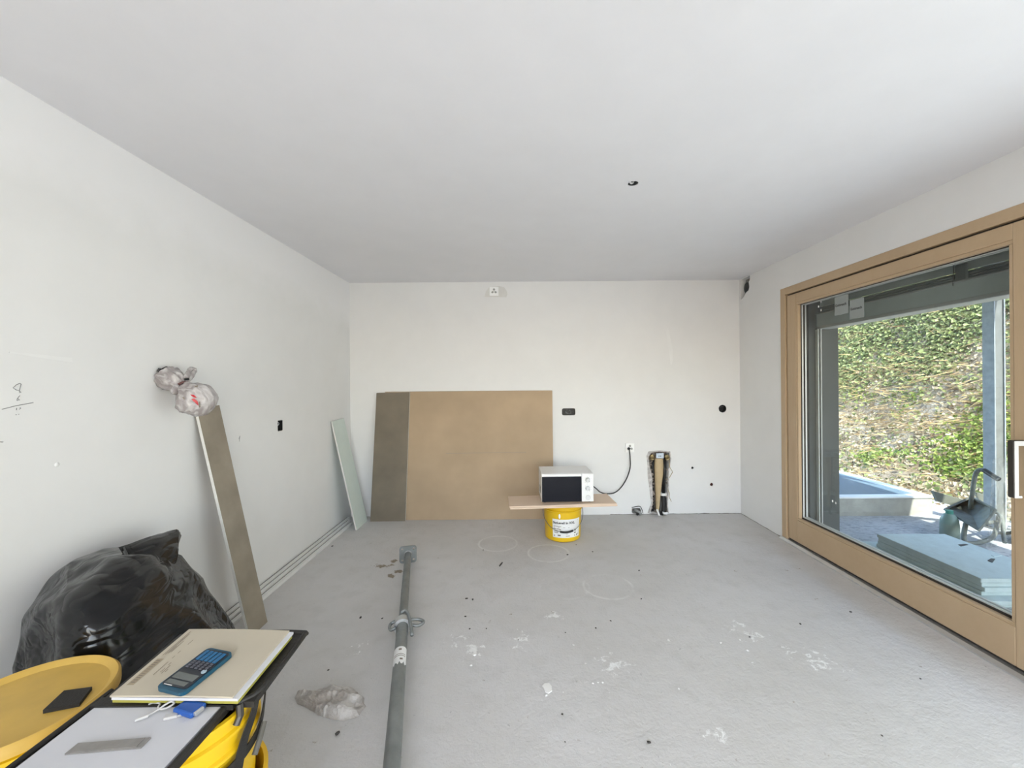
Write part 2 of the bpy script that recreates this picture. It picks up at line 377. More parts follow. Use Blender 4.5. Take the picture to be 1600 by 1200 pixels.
# grey skim patch round the high socket, white dab right of it on the back wall
sk = [atY(*p, YB) for p in ((757,464),(759,456),(763,450),(768,448),(780,447),(788,449),(792,455),(793,460),(791,464.5))]
obj('skim_patch', prism(BM(), sk, (0, -0.0012, 0)), mat('fresh_grey_plaster', (0.70, 0.69, 0.66), 0.9), wall_back)
sk = [atY(*p, YB) for p in ((1041,518),(1043,512),(1045,516),(1048,531),(1051,548),(1051,566),(1048,571),(1046,552),(1043,537))]
obj('skim_patch', prism(BM(), sk, (0, -0.0010, 0)), M['white_plastic'], wall_back)

# ragged joint where the back wall meets the screed, broken plaster round the pipe slot
jb = BM(); lo = []; hi = []
for i in range(90):
    x = 0.95 + (XR-0.95)*i/89; hi.append(Vector((x, YB-0.0015, 0.003+0.010*max(0, noise.noise((x*9, 2, 0)))+0.004*abs(noise.noise((x*40, 5, 0)))))); lo.append(Vector((x, YB-0.0015, 0)))
for i in range(89):
    a = [jb.verts.new(p) for p in (lo[i], lo[i+1], hi[i+1], hi[i])]; jb.faces.new(a)
obj('joint_crack', jb, mat('dark_joint', (0.16, 0.15, 0.14), 0.9), wall_back)
jl = BM()
for i in range(60):
    y0_, y1_ = 3.57 + 0.65*i/60, 3.57 + 0.65*(i+1)/60; q = [0.004+0.006*max(0, noise.noise((y*11, 7, 0))) for y in (y0_, y1_)]
    jl.faces.new([jl.verts.new(p) for p in ((XR-0.0015, y0_, 0), (XR-0.0015, y1_, 0), (XR-0.0015, y1_, q[1]), (XR-0.0015, y0_, q[0]))])
obj('joint_crack', jl, mat('dark_joint_side', (0.2, 0.19, 0.18), 0.9), wall_right)
cgx = sum(u for u, v in chase)/len(chase)
rag = []
for i, (u, v) in enumerate(chase):
    k = 0.040 if u < cgx else 0.014; dv = 0.012 if v > 0.3 else 0
    rag.append((u + math.copysign(k*(0.5+abs(noise.noise((i*1.7, 3, 1)))*1.3), u-cgx), max(0.006, v + (dv if v > 0.5 else 0))))
obj('broken_plaster', sheet(BM(), [rag, chase], lambda u, v: (u, YB-0.001, v), (0, 0.0009, 0)), mat('broken_plaster', (0.50, 0.47, 0.45), 0.95, var=0.35, scale=35, bump=0.8, bscale=45), wall_back)

# ------------------------------------------------------------------ sliding glass door
door = thing('door_1', 'large wooden framed sliding glass door to the terrace', 'door', (XR, 1.9, 0)); door['kind'] = 'structure'
FX0, FX1 = XR-0.006, XR+0.15           # frame
SX0, SX1 = XR+0.004, XR+0.09          # moving sash
FI = 0.062
obj('frame_jamb', box(FX0, FX1, DY1-FI, DY1, 0.0, DZ1, 0.003), M['wood_v'], door)
obj('frame_jamb', box(FX0, FX1, DY0, DY0+FI, 0.0, DZ1, 0.003), M['wood_v'], door)
obj('frame_head', box(FX0, FX1, DY0+FI, DY1-FI, DZ1-FI, DZ1, 0.003), M['wood'], door)
obj('seal', box(SX0+0.02, FX1-0.01, DY0+FI, DY1-FI, DZ1-FI-0.014, DZ1-FI), M['gap'], door)
obj('seal', box(SX0+0.02, FX1-0.01, DY1-FI-0.012, DY1-FI, 0.0, DZ1-FI-0.014), M['gap'], door)
obj('threshold', prism(BM(), [(XR-0.035, DY0, 0), (XR+0.15, DY0, 0), (XR+0.15, DY0, 0.020), (XR-0.012, DY0, 0.020), (XR-0.035, DY0, 0.008)], (0, DY1-DY0, 0)), M['alu'], door)
obj('bottom_seal', box(SX0+0.012, SX1, DY0+FI, DY1-FI, 0.02, 0.034), M['gap'], door)
def sash(y0, y1, x0, x1, z0, z1, stile, top, bottom):
    obj('sash_stile', box(x0, x1, y1-stile, y1, z0, z1, 0.003), M['wood_v'], door)
    obj('sash_stile', box(x0, x1, y0, y0+stile, z0, z1, 0.003), M['wood_v'], door)
    obj('sash_rail', box(x0, x1, y0+stile, y1-stile, z1-top, z1, 0.003), M['wood'], door)
    obj('sash_rail', box(x0, x1, y0+stile, y1-stile, z0, z0+bottom, 0.003), M['wood'], door)
    gy0, gy1, gz0, gz1 = y0+stile, y1-stile, z0+bottom, z1-top
    # glazing bead, slightly back from the sash face
    b = 0.018
    for a in ((gy0, gy1, gz0, gz0+b), (gy0, gy1, gz1-b, gz1), (gy0, gy0+b, gz0+b, gz1-b), (gy1-b, gy1, gz0+b, gz1-b)):
        obj('glazing_bead', box(x0+0.003, x0+0.030, *a, 0.003), M['wood'], door)
    for xs, m in ((x0+0.034, 'alu_light'), (x0+0.060, 'alu_light')):
        for a in ((gy0, gy1, gz0, gz0+0.036), (gy0, gy1, gz1-0.026, gz1), (gy0, gy0+0.022, gz0, gz1), (gy1-0.022, gy1, gz0, gz1)):
            obj('spacer_bar', box(xs, xs+0.013, *a), M[m], door)
        obj('gasket', box(xs-0.004, xs, gy0, gy1, gz0, gz0+0.029), M['gap'], door)
        obj('gasket', box(xs-0.004, xs, gy1-0.022, gy1, gz0, gz1), M['gap'], door)
        obj('gasket', box(xs-0.004, xs, gy0, gy1, gz1-0.022, gz1), M['gap'], door)
    for xs in (x0+0.032, x0+0.075):
        obj('glass_pane', box(xs, xs+0.004, gy0, gy1, gz0, gz1), M['glass'], door)
ST = 0.088
SY1 = DY1-FI-0.012; SY0 = 1.90-0.115
sash(SY0, SY1, SX0, SX1, 0.034, DZ1-FI-0.012, 0.110, 0.078, 0.185)
sash(DY0+FI, SY0+0.02, SX1+0.008, FX1+0.03, 0.034, DZ1-FI-0.012, 0.10, 0.07, 0.16)
# handle
hx = XR-0.062
hz1, hz0 = 1.104, 0.842
hy = 1.845
hd = obj('handle', bx(bx(box(hx-0.010, hx+0.010, hy-0.012, hy+0.016, hz0, hz1, 0.004), hx+0.006, SX0, hy-0.012, hy+0.016, hz1-0.024, hz1, 0.004), hx+0.006, hx+0.026, hy-0.012, hy+0.016, hz0, hz0+0.012, 0.003), M['bronze'], door)
obj('handle_lit_side', bx(bx(box(hx-0.009, hx+0.009, hy-0.0135, hy-0.012, hz0+0.001, hz1-0.001), hx+0.009, SX0-0.002, hy-0.0135, hy-0.012, hz1-0.023, hz1-0.001), hx+0.009, hx+0.024, hy-0.0135, hy-0.012, hz0+0.001, hz0+0.011), mat('pale_lit_side', (0.62, 0.61, 0.60), 0.4), hd)  # pale plate on the near side: light falling on the handle, put into colour
obj('lock_plate', box(SX0-0.006, SX0, hy-0.065, hy-0.022, hz1-0.11, hz1-0.035, 0.002), M['black'], door)
obj('lock_plate', box(SX0-0.006, SX0, hy-0.065, hy-0.022, hz1+0.02, hz1+0.07, 0.002), M['black'], door)
# stickers left on the glass
GX = SX0+0.031
def sticker(x0, x1, y0, y1):
    a, b = atX(x0, y0, GX), atX(x1, y1, GX)
    s = obj('glass_sticker', box(GX-0.0006, GX, b.y, a.y, b.z, a.z), mat('pale_sticker', (0.30, 0.33, 0.32), 0.6, var=0.05), door)
    tb = text_bm('Guttrasch', (a.y-b.y)*0.20)
    xf = Matrix(((0, 0, -1, GX-0.001), (-1, 0, 0, a.y-0.006), (0, 1, 0, (a.z+b.z)/2-0.004), (0, 0, 0, 1)))
    obj('sticker_print', tb, M['ink_black'], s, xf=xf)
for q in ((1283, 471.5), (1279, 479), (1283, 484.5), (1301, 783), (1306, 786)):
    c_ = atX(q[0], q[1], GX); obj('paint_speck', box(GX-0.0008, GX, c_.y-0.006, c_.y+0.006, c_.z-0.008, c_.z+0.008, 0.0003), M['white_plastic'], door)
sticker(1304, 1326, 465, 489); sticker(1327.5, 1350.5, 470, 495)
# outside blind box with guide rail
bb = thing('blind_box', 'grey metal blind box above the glass with raised blind', 'blind box', (2.6, 1.0, 1.83))
BY0, BY1 = -1.55, 3.43
obj('bottom_profile', box(2.535, 2.66, BY0, BY1, 1.822, 1.846, 0.004), M['alu_light'], bb)
obj('fascia', box(2.540, 2.552, BY0, BY1, 1.846, 1.945), M['blind_box'], bb)
obj('track', tube(BM(), [(2.536, BY0, 1.950), (2.536, BY1, 1.950)], 0.006, 8), M['alu'], bb)
for k in range(4): obj('blind_slat', box(2.565+0.004*(k % 2), 2.64, BY0, BY1, 1.958+0.013*k, 1.967+0.013*k), M['blind_dark'], bb)
obj('upper_panel', box(2.572, 2.585, BY0, BY1, 2.012, 2.10), M['blind_box'], bb)
obj('top_cover', box(2.50, 2.66, BY0, BY1, 2.10, 2.16), M['blind_dark'], bb)
cp = atX(1497, 440, 2.536)
obj('cord_lock', box(2.548, 2.565, cp.y-0.03, cp.y+0.03, 1.85, 2.05, 0.004), M['blind_dark'], bb)
obj('cord', tube(BM(), [(2.534, cp.y+0.02, 2.09), (2.532, cp.y+0.021, 2.0), (2.532, cp.y+0.024, 1.93)], 0.002, 6), M['dark'], bb)
gr = thing('blind_guide_rail', 'slim aluminium blind guide rail in the window reveal', 'rail', (2.54, 3.42, 0.0))
obj('rail_profile', bx(box(2.528, 2.536, 3.40, 3.43, -0.04, 1.82), 2.552, 2.560, 3.40, 3.43, -0.04, 1.82), M['alu_light'], gr)
obj('rail_groove', box(2.536, 2.552, 3.415, 3.43, -0.04, 1.82), M['gap'], gr)

# ------------------------------------------------------------------ outside
GZ = -0.05
def ground_mat():
    t = NT('dusty_terrace'); f = t.noise(1.2, 6, 0.65); g = t.noise(16, 6, 0.7, t.scaled((1, 2.2, 1)))
    col = t.mix(t.ramp(f, 0.35, 0.65), (0.52, 0.54, 0.57, 1), (0.66, 0.66, 0.66, 1)); col = t.mix(t.math('MULTIPLY', t.ramp(g, 0.50, 0.60), 0.75), col, (0.30, 0.31, 0.33, 1))
    t.set(col, 0.9); t.bump(t.noise(30, 6, 0.7), 0.8, 0.02); return t.m
struct('terrace_ground', box(2.60, 5.0, -7, 12, GZ-0.2, GZ), ground_mat())
def soil_mat():
    t = NT('dry_soil_and_straw'); f = t.noise(2.2, 6, 0.65); g = t.noise(25, 6, 0.7)
    col = t.mix(t.ramp(f, 0.35, 0.65), (0.24, 0.19, 0.13, 1), (0.60, 0.56, 0.48, 1)); col = t.mix(t.math('MULTIPLY', t.ramp(g, 0.5, 0.62), 0.6), col, (0.13, 0.10, 0.06, 1))
    t.set(col, 0.95); t.bump(g, 1.0, 0.05); return t.m
PRO = [(4.55, GZ-0.08), (5.1, GZ+0.02), (5.6, 0.22), (6.2, 0.85), (6.9, 2.0), (7.8, 3.7), (9.2, 5.6), (12.0, 7.5)]
def bank(X, Y):
    for (a, za), (b, zb) in zip(PRO, PRO[1:]):
        if X <= b or b == 12.0:
            z = za + (zb-za)*(X-a)/(b-a); break
    k = min(1, max(0, (X-4.9)/0.8))
    return z + k*(0.22*noise.noise((X*0.9, Y*0.9, 3)) + 0.10*noise.noise((X*2.7, Y*2.7, 9)))
g = BM(); NX, NY = 70, 120; grid = []
for i in range(NX+1):
    X = 4.55 + (12-4.55)*i/NX; grid.append([g.verts.new((X, -7+23*j/NY, bank(X, -7+23*j/NY))) for j in range(NY+1)])
for i in range(NX):
    for j in range(NY): g.faces.new((grid[i][j], grid[i+1][j], grid[i+1][j+1], grid[i][j+1]))
struct('embankment', g, soil_mat(), smooth=True)
struct('balcony_slab', box(2.5, 4.70, -7, 9, 2.62, 2.85), M['concrete'])
struct('house_upper_wall', box(2.45, 2.72, -7, 9, 2.85, 5.6), M['render'])

def leaf_mat(name, c0, c1, tl=0.35):
    t = NT(name); ge = t.n('ShaderNodeNewGeometry')
    col = t.mix(ge.outputs['Random Per Island'], c0, c1)
    t.set(col, 0.55, Specular_IOR_Level=0.35)
    tr = t.n('ShaderNodeBsdfTranslucent'); t.l(col, tr.inputs[0]); mx = t.n('ShaderNodeMixShader'); mx.inputs[0].default_value = tl
    t.l(t.bs.outputs[0], mx.inputs[1]); t.l(tr.outputs[0], mx.inputs[2]); t.l(mx.outputs[0], t.out.inputs[0]); return t.m
rl = random.Random(3)
def scatter(name, m, count, size, keep, label, cat, lift=0.05, shape='leaf'):
    vs, fs = [], []
    tries = 0
    while len(fs) < count*(2 if shape == 'leaf' else 1) and tries < count*12:
        tries += 1
        X = 4.75 + 4.3*rl.random()**1.0; Y = 1.2 + 9.5*rl.random()
        r = X/Y                           # outside what the opening could ever show
        if r < 0.45 or r > 2.2: continue
        if rl.random() > keep(X, Y): continue
        z = bank(X, Y); s = size*(0.6+0.8*rl.random())
        c = Vector((X, Y, z + lift*rl.random()))
        nrm = Vector((-0.75 + rl.gauss(0, .45), rl.gauss(-0.15, .5), 0.65 + rl.gauss(0, .4))).normalized()
        u, w = frame_axes(nrm); a = rl.random()*2*PI
        d = u*math.cos(a) + w*math.sin(a); e = nrm.cross(d); b = len(vs)
        if shape == 'leaf':
            fold = nrm*s*0.18
            vs += [c - d*s*0.55, c + e*s*0.42 - d*s*0.1 + fold, c + d*s*0.6, c - e*s*0.42 - d*s*0.1 + fold]
            fs += [(b, b+1, b+2), (b, b+2, b+3)]
        else:
            d = Vector((rl.gauss(-0.2, .5), rl.gauss(0, .6), 1.0 if shape == 'grass' else rl.gauss(0, .35))).normalized(); e = d.cross(Vector((0.9, -0.4, 0.1))).normalized()
            L = s*(2.2 if shape == 'grass' else 5.0); wd = s*0.10 if shape == 'grass' else s*0.07
            vs += [c - e*wd, c + e*wd, c + d*L]; fs += [(b, b+1, b+2)]
    me = bpy.data.meshes.new(name); me.from_pydata([tuple(v) for v in vs], [], fs); me.materials.append(m)
    o = bpy.data.objects.new(name, me); C.objects.link(o); o['kind'] = 'stuff'; tag(o, label, cat); return o
def patch(X, Y, sc, seed): return noise.noise((X*sc, Y*sc, seed))
up = lambda X, Y: min(1, max(0, (bank(X, Y)-0.95)/0.5))
scatter('ivy_foliage', leaf_mat('ivy_leaf', srgb(66, 84, 38), srgb(176, 186, 128)), 52000, 0.054, lambda X, Y: up(X, Y)*(0.55+0.9*patch(X, Y, 1.3, 5)) + 0.03, 'dense green ivy leaves covering the upper embankment', 'ivy', 0.12)
scatter('dry_leaf_litter', leaf_mat('dry_leaf', srgb(108, 88, 60), srgb(225, 214, 186), 0.15), 22000, 0.045, lambda X, Y: 0.45+0.6*patch(X, Y, 1.7, 11), 'dry tan leaf litter scattered over the embankment', 'leaf litter', 0.05)
scatter('ground_plants', leaf_mat('fresh_green_leaf', srgb(74, 104, 34), srgb(160, 178, 92)), 13000, 0.045, lambda X, Y: (1 if 0.10 < bank(X, Y) < 1.15 else 0.04)*max(0, 0.15+1.7*patch(X, Y, 1.1, 21)), 'fresh low green plants along the foot of the embankment', 'plants', 0.10)
scatter('straw_twigs', leaf_mat('dry_twig', srgb(110, 84, 54), srgb(215, 190, 140), 0.1), 9000, 0.06, lambda X, Y: 0.9 if 0.5 < bank(X, Y) < 1.6 else 0.25, 'dry brown twigs and straw in the bare band of the embankment', 'twigs', 0.15, 'twig')

# low concrete basin with blue cover
basin = thing('covered_basin', 'low concrete basin with a blue cover and white rim', 'basin', (3.6, 5.0, GZ))
A0, A1, B0, B1, TZ = 2.95, 4.38, 4.27, 6.3, 0.150
obj('front_wall', box(A0, A1, B0, B0+0.10, GZ-0.02, TZ-0.012, 0.006), M['concrete'], basin)
obj('side_wall', box(A1-0.10, A1, B0+0.10, B1, GZ-0.02, TZ-0.012, 0.006), M['concrete'], basin)
obj('side_wall', box(A0, A0+0.10, B0+0.10, B1, GZ-0.02, TZ-0.012, 0.006), M['concrete'], basin)
obj('back_wall', box(A0+0.10, A1-0.10, B1-0.10, B1, GZ-0.02, TZ-0.012, 0.006), M['concrete'], basin)
obj('rim', sheet(BM(), [rect(A0-0.01, A1+0.01, B0-0.01, B1+0.01), rect(A0+0.09, A1-0.09, B0+0.09, B1-0.09)], lambda u, v: (u, v, TZ-0.012), (0, 0, 0.016)), mat('white_coping', (0.86, 0.87, 0.86), 0.7), basin)
t = NT('blue_bubble_cover'); vz = t.n('ShaderNodeTexVoronoi'); t.l(t.co, vz.inputs['Vector']); vz.inputs['Scale'].default_value = 60
t.set((0.12, 0.18, 0.235, 1), 0.45); t.bump(vz.outputs['Distance'], 0.5, 0.01)
obj('cover', box(A0+0.085, A1-0.085, B0+0.085, B1-0.085, TZ-0.03, TZ-0.012), t.m, basin)

# steel post under the balcony
post = thing('steel_post', 'galvanised steel post standing at the terrace edge', 'post', (4.6, 3.9, GZ))
obj('flange', box(4.546, 4.558, 3.85, 3.95, GZ, 2.60, 0.001), M['galv_post'], post)
obj('flange', box(4.642, 4.654, 3.85, 3.95, GZ, 2.60, 0.001), M['galv_post'], post)
obj('web', box(4.558, 4.642, 3.862, 3.872, GZ, 2.60), M['galv'], post)
obj('foot_plate', box(4.52, 4.68, 3.82, 3.98, GZ, GZ+0.012), M['galv'], post)

# stack of insulation boards, each board a thing of its own
sp = [(2.93, 3.50, 2.53, 3.44, .028, 0.02), (2.90, 3.47, 2.50, 3.45, .026, -0.03), (2.955, 3.50, 2.57, 3.345, .027, 0.0), (2.960, 3.505, 2.56, 3.338, .027, 0.008), (2.962, 3.50, 2.575, 3.335, .027, 0.0), (2.955, 3.502, 2.568, 3.34, .027, -0.006)]
z = GZ
names = ['bottom', 'second lowest', 'third lowest', 'fourth lowest', 'second from top', 'topmost']
for i, (x0, x1, y0, y1, h, rz) in enumerate(sp):
    c = Vector(((x0+x1)/2, (y0+y1)/2, 0))
    o = obj('insulation_board', box(x0, x1, y0, y1, z, z+h, 0.003), M['insul'], xf=Matrix.Translation(c) @ Matrix.Rotation(rz-0.02, 4, 'Z') @ Matrix.Translation(-c), org=(c.x, c.y, z))
    tag(o, f'pale green insulation board, {names[i]} of the stack outside the glass door', 'insulation board', 'stacked insulation boards'); z += h
for k, (px, py, a, L) in enumerate(((1550, 876, 0.5, .10), (1505, 852, 0.2, .09), (1557, 869, 0.1, .07))):
    p = atZ(px, py, z); w = Matrix.Translation(p) @ Matrix.Rotation(a, 4, 'Z')
    o = obj('foam_scrap', prism(BM(), [(-L/2, -.012, 0), (L/2, -.004, 0), (L*.4, .012, 0), (-L*.3, .014, 0)], (0, 0, 0.004)), M['dark'] if k != 2 else M['insul'], xf=w, org=p)
    tag(o, ['dark thin scrap lying nearest on the insulation stack', 'dark thin scrap at the back corner of the insulation stack', 'pale thin scrap lying on the insulation stack'][k], 'scrap')

# plastic bottle behind the stack
p = atZ(1480, 851, GZ); p = Vector((3.86, 3.62, GZ))
bt = thing('plastic_bottle', 'grey green plastic bottle with teal shoulder behind the insulation stack', 'bottle', p)
flute = BM(); lathe(flute, [(0, 0), (0.062, 0), (0.066, 0.006), (0.066, 0.145), (0.063, 0.15)], 24, p)
for v in flute.verts:
    d = (v.co - p); a = math.atan2(d.y, d.x)
    if 0.01 < d.z < 0.149: d2 = 1 - 0.05*(0.5+0.5*math.cos(a*10)); v.co.x = p.x + d.x*d2; v.co.y = p.y + d.y*d2
obj('body', flute, mat('grey_green_plastic', (0.23, 0.29, 0.25), 0.5), bt, smooth=40)
obj('shoulder', lathe(BM(), [(0.063, 0.15), (0.060, 0.185), (0.040, 0.225), (0.025, 0.235)], 24, p), mat('grey_green_shoulder', (0.20, 0.29, 0.255), 0.4), bt, smooth=True)
obj('cap', lathe(BM(), [(0.026, 0.233), (0.026, 0.262), (0.022, 0.266), (0, 0.266)], 20, p), mat('teal_cap', (0.07, 0.27, 0.22), 0.4), bt, smooth=30)

# wheelbarrow tipped over behind it
wb_ = thing('wheelbarrow', 'dark weathered wheelbarrow tipped over on the terrace', 'wheelbarrow', (4.05, 3.55, GZ))
def P3(*a): return [atY(x, y, Y) for x, y, Y in a]
tray = BM()
to = P3((1476, 796, 3.75), (1530, 829, 3.35), (1556, 797, 3.40), (1519, 776, 3.80))
ti = P3((1494, 797, 3.86), (1524, 815, 3.56), (1543, 797, 3.58), (1517, 785, 3.88))
va = [tray.verts.new(v) for v in to]; vb = [tray.verts.new(v + Vector((0.04, 0.05, 0.02))) for v in ti]
for i in range(4): tray.faces.new((va[i], va[(i+1)%4], vb[(i+1)%4], vb[i]))
tray.faces.new(vb)
tr_o = obj('tray', tray, M['rusty'], wb_)
sm_ = tr_o.modifiers.new('thick', 'SOLIDIFY'); sm_.thickness = 0.006
obj('tray_lip', tube(BM(), to, 0.010, 8, closed=True), M['rusty'], wb_)
for nm, pts, r in (('leg_frame', ((1509,818,3.50),(1506,838,3.44),(1511,848,3.42),(1533,847,3.44),(1552,838,3.55),(1558,820,3.64),(1561,806,3.66)), .017),
                   ('cross_bar', ((1534,819,3.55),(1549,816,3.62),(1566,815,3.66)), .015),
                   ('handle', ((1516,795,3.72),(1520,765,3.66),(1524,742,3.62),(1530,734.5,3.6),(1538,735,3.56),(1549,742,3.50),(1560,749,3.44)), .016),
                   ('handle', ((1540,795,3.72),(1556,800,3.66),(1566,812,3.56),(1568,838,3.44),(1570,848,3.40)), .014),
                   ('axle_strut', ((1557,832,3.62),(1575,833,3.58),(1592,829,3.55)), .014)):
    obj(nm, tube(BM(), spline(P3(*pts), 6), r, 10), M['rusty'], wb_, smooth=40)
gp = P3((1538,735,3.56),(1549,742,3.50),(1560,749,3.44))
obj('grip', tube(BM(), spline(gp, 4), 0.021, 10), M['black'], wb_, smooth=40)
wc = Vector((4.42, 3.52, GZ+0.17))
obj('wheel', lathe(BM(), [(0.10, -0.03), (0.13, -0.04), (0.165, -0.03), (0.17, 0), (0.165, 0.03), (0.13, 0.04), (0.10, 0.03)], 24, closed_prof=True), M['black'], wb_, xf=Matrix.Translation(wc) @ Matrix.Rotation(PI/2, 4, 'X') @ Matrix.Rotation(0.5, 4, 'Y'), smooth=True)
obj('wheel_hub', lathe(BM(), [(0, -0.03), (0.10, -0.015), (0.10, 0.015), (0, 0.03)], 16), M['galv'], wb_, xf=Matrix.Translation(wc) @ Matrix.Rotation(PI/2, 4, 'X') @ Matrix.Rotation(0.5, 4, 'Y'))
# weathered planks behind it
for lab, a, b, th in (('weathered timber board lying behind the wheelbarrow beside the basin', (1452, 770, 4.05), (1520, 790, 3.95), 0.10), ('short weathered timber block behind the wheelbarrow handle', (1518, 771, 4.12), (1538, 777, 4.08), 0.09)):
    A_, B_ = atY(*a), atY(*b); d = (B_-A_); d.normalize(); up_ = Vector((0, 0, 1)); up_ = (up_ - d*up_.dot(d)).normalized()
    sd = d.cross(up_)
    bm_ = BM(); prism(bm_, [A_+up_*th*.3, A_-up_*th*.55+d*0.06, B_-up_*th*.55, B_+up_*th*.3+d*0.0], sd*0.045)
    tag(obj('timber_board', bm_, M['timber'], org=A_), lab, 'timber')
# clear film caught on the barrow
fm = BM(); rows = []
for i in range(13):
    row = []
    for j in range(11):
        u, v = i/12, j/10
        px = 1551 + 40*u - 10*v*(1-u) + 10*math.sin(v*3)*u; py = 716 + 140*v + 16*(1-u)*math.sin(v*PI)
        q = atY(px, py, 3.40 + 0.16*noise.noise((u*3, v*4, 2)) + 0.25*u); q.z = max(q.z, GZ+0.004); row.append(fm.verts.new(q))
    rows.append(row)
for i in range(12):
    for j in range(10): fm.faces.new((rows[i][j], rows[i+1][j], rows[i+1][j+1], rows[i][j+1]))
fo = obj('plastic_film', fm, M['clear_film'], org=(4.2, 3.4, GZ), smooth=True); tag(fo, 'crumpled clear plastic film hanging over the wheelbarrow', 'plastic film')

# ------------------------------------------------------------------ boards against the walls
def board(name, label, cat, corners, thick, mf, me, group=None):
    """four corners of the front face (TL, TR, BR, BL); thick: vector to the back face; faces get mf, edges me"""
    b = BM(); th = Vector(thick)
    a = [b.verts.new(c) for c in corners]; k = [b.verts.new(c+th) for c in corners]
    b.faces.new(a).material_index = 0; b.faces.new(k[::-1]).material_index = 0
    for i in range(4): b.faces.new((a[i], k[i], k[(i+1)%4], a[(i+1)%4])).material_index = 1
    base = (corners[2]+corners[3])/2; base.z = 0
    return tag(obj(name, b, [mf, me], org=base), label, cat, group)
# large fibreboard leaning on the back wall
Yt, Yb = YB-0.016, YB-0.125
x0 = atY(600, 800, 4.15).x; x1 = atY(863, 611, Yt).x
top = atY(750, 611, Yt).z
board('fibreboard_sheet', 'large plain tan fibreboard sheet leaning on the back wall', 'board',
      [Vector((x0, Yt, top)), Vector((x1, Yt, top)), Vector((x1-0.005, Yb, 0)), Vector((x0, Yb, 0))], (0, 0.013, 0.0015), M['brown_board'], M['gypsum'])
fb = [o for o in C.objects if o.name == 'fibreboard_sheet'][0]
yl = lambda z_: Yt + (Yb-Yt)*(1-z_/top) - 0.0006
pz_ = atY(750, 708, 4.16).z
obj('pencil_line', tube(BM(), [Vector((atY(x, 708, 4.16).x, yl(pz_), pz_+0.004*(x-697)/125)) for x in (697, 730, 760, 822)], 0.0011, 4), M['pencil'], fb)
xa, xb = atY(588, 614, 4.19).x, atY(640, 613, 4.19).x
board('plasterboard_strip', 'grey brown plasterboard strip leaning at the left end of the tan sheet', 'board',
      [Vector((xa, Yt-0.018, top-0.012)), Vector((xb, Yt-0.018, top-0.006)), Vector((xb-0.022, Yb-0.034, 0)), Vector((xa-0.030, Yb-0.034, 0))], (0, 0.017, 0.0015), M['dark_board'], M['gypsum'])
# green offcut in the corner
board('green_board_offcut', 'narrow pale green board leaning on the left wall near the corner', 'board',
      [Vector((XL+0.018, 3.775, 1.04)), Vector((XL+0.018, 4.03, 1.05)), Vector((-1.546, 4.10, 0)), Vector((-1.546, 3.83, 0))], (-0.0125, 0, -0.002), M['green_board'], M['gypsum'])
# tall plasterboard offcut leaning on the left wall
board('plasterboard_offcut', 'tall grey brown plasterboard offcut leaning on the left wall', 'board',
      [Vector((XL+0.020, 2.185, 1.262)), Vector((XL+0.020, 2.352, 1.270)), Vector((-1.478, 2.358, 0)), Vector((-1.478, 2.205, 0))], (-0.0150, 0, -0.003), M['gypsum_card'], M['gypsum'])
# profile rails on the floor along the left wall
for i, (dx, w, h, ya, yb, lab) in enumerate(((0.012, 0.026, 0.030, 2.04, 4.12, 'white metal profile rail on the floor tight against the left wall'), (0.048, 0.026, 0.024, 2.04, 4.05, 'white metal profile rail on the floor, middle one of three along the left wall'), (0.084, 0.030, 0.016, 2.04, 3.98, 'white metal profile rail on the floor, outermost of three along the left wall'))):
    r = thing('profile_rail', lab, 'rail', (XL+dx+w/2, (ya+yb)/2, 0), 'profile rails along the left wall'); a = XL+dx
    obj('web', box(a, a+w, ya, yb, 0.0, 0.0015), M['white_enamel'], r)
    obj('flange', box(a, a+0.0015, ya, yb, 0.0015, h), M['white_enamel'], r)
    obj('flange', box(a+w-0.0015, a+w, ya, yb, 0.0015, h), M['white_enamel'], r)
    obj('cap', box(a, a+w, ya, yb, h, h+0.0015), M['white_enamel'], r)
    obj('gap_shade_strip', box(a-0.0095, a-0.0002, ya, yb, 0.0, h-0.002), M['gap'], r)  # black strip standing in for the shade in the gap beside the rail

# ------------------------------------------------------------------ bucket with board and microwave
def bucket(name, label, c, r0, r1, h, m, group=None, lugs=True):
    b = thing(name, label, 'bucket', c, group); c = Vector(c); t = 0.004
    prof = [(0, 0.004), (r0-0.008, 0.004), (r0, 0.012), (r0+(r1-r0)*0.78, h*0.78), (r1+0.004, h*0.80), (r1+0.004, h*0.815), (r1-0.003, h*0.825), (r1-0.002, h*0.89), (r1+0.006, h*0.90), (r1+0.006, h*0.915), (r1-0.001, h*0.925), (r1, h-0.012), (r1+0.006, h-0.010), (r1+0.006, h),
            (r1-t, h), (r1-t-0.003, h-0.02), (r0-t, 0.014), (r0-0.012, 0.009), (0, 0.009)]
    obj('body', lathe(BM(), prof, 48, c), m, b, smooth=35)
    return b
bc = Vector((atY(879, 800, 3.64).x, 3.64, 0)); BH = 0.335
bk = bucket('plaster_bucket', 'yellow plaster bucket with a white label, standing under the microwave', bc, 0.157, 0.171, BH, M['yellow'])
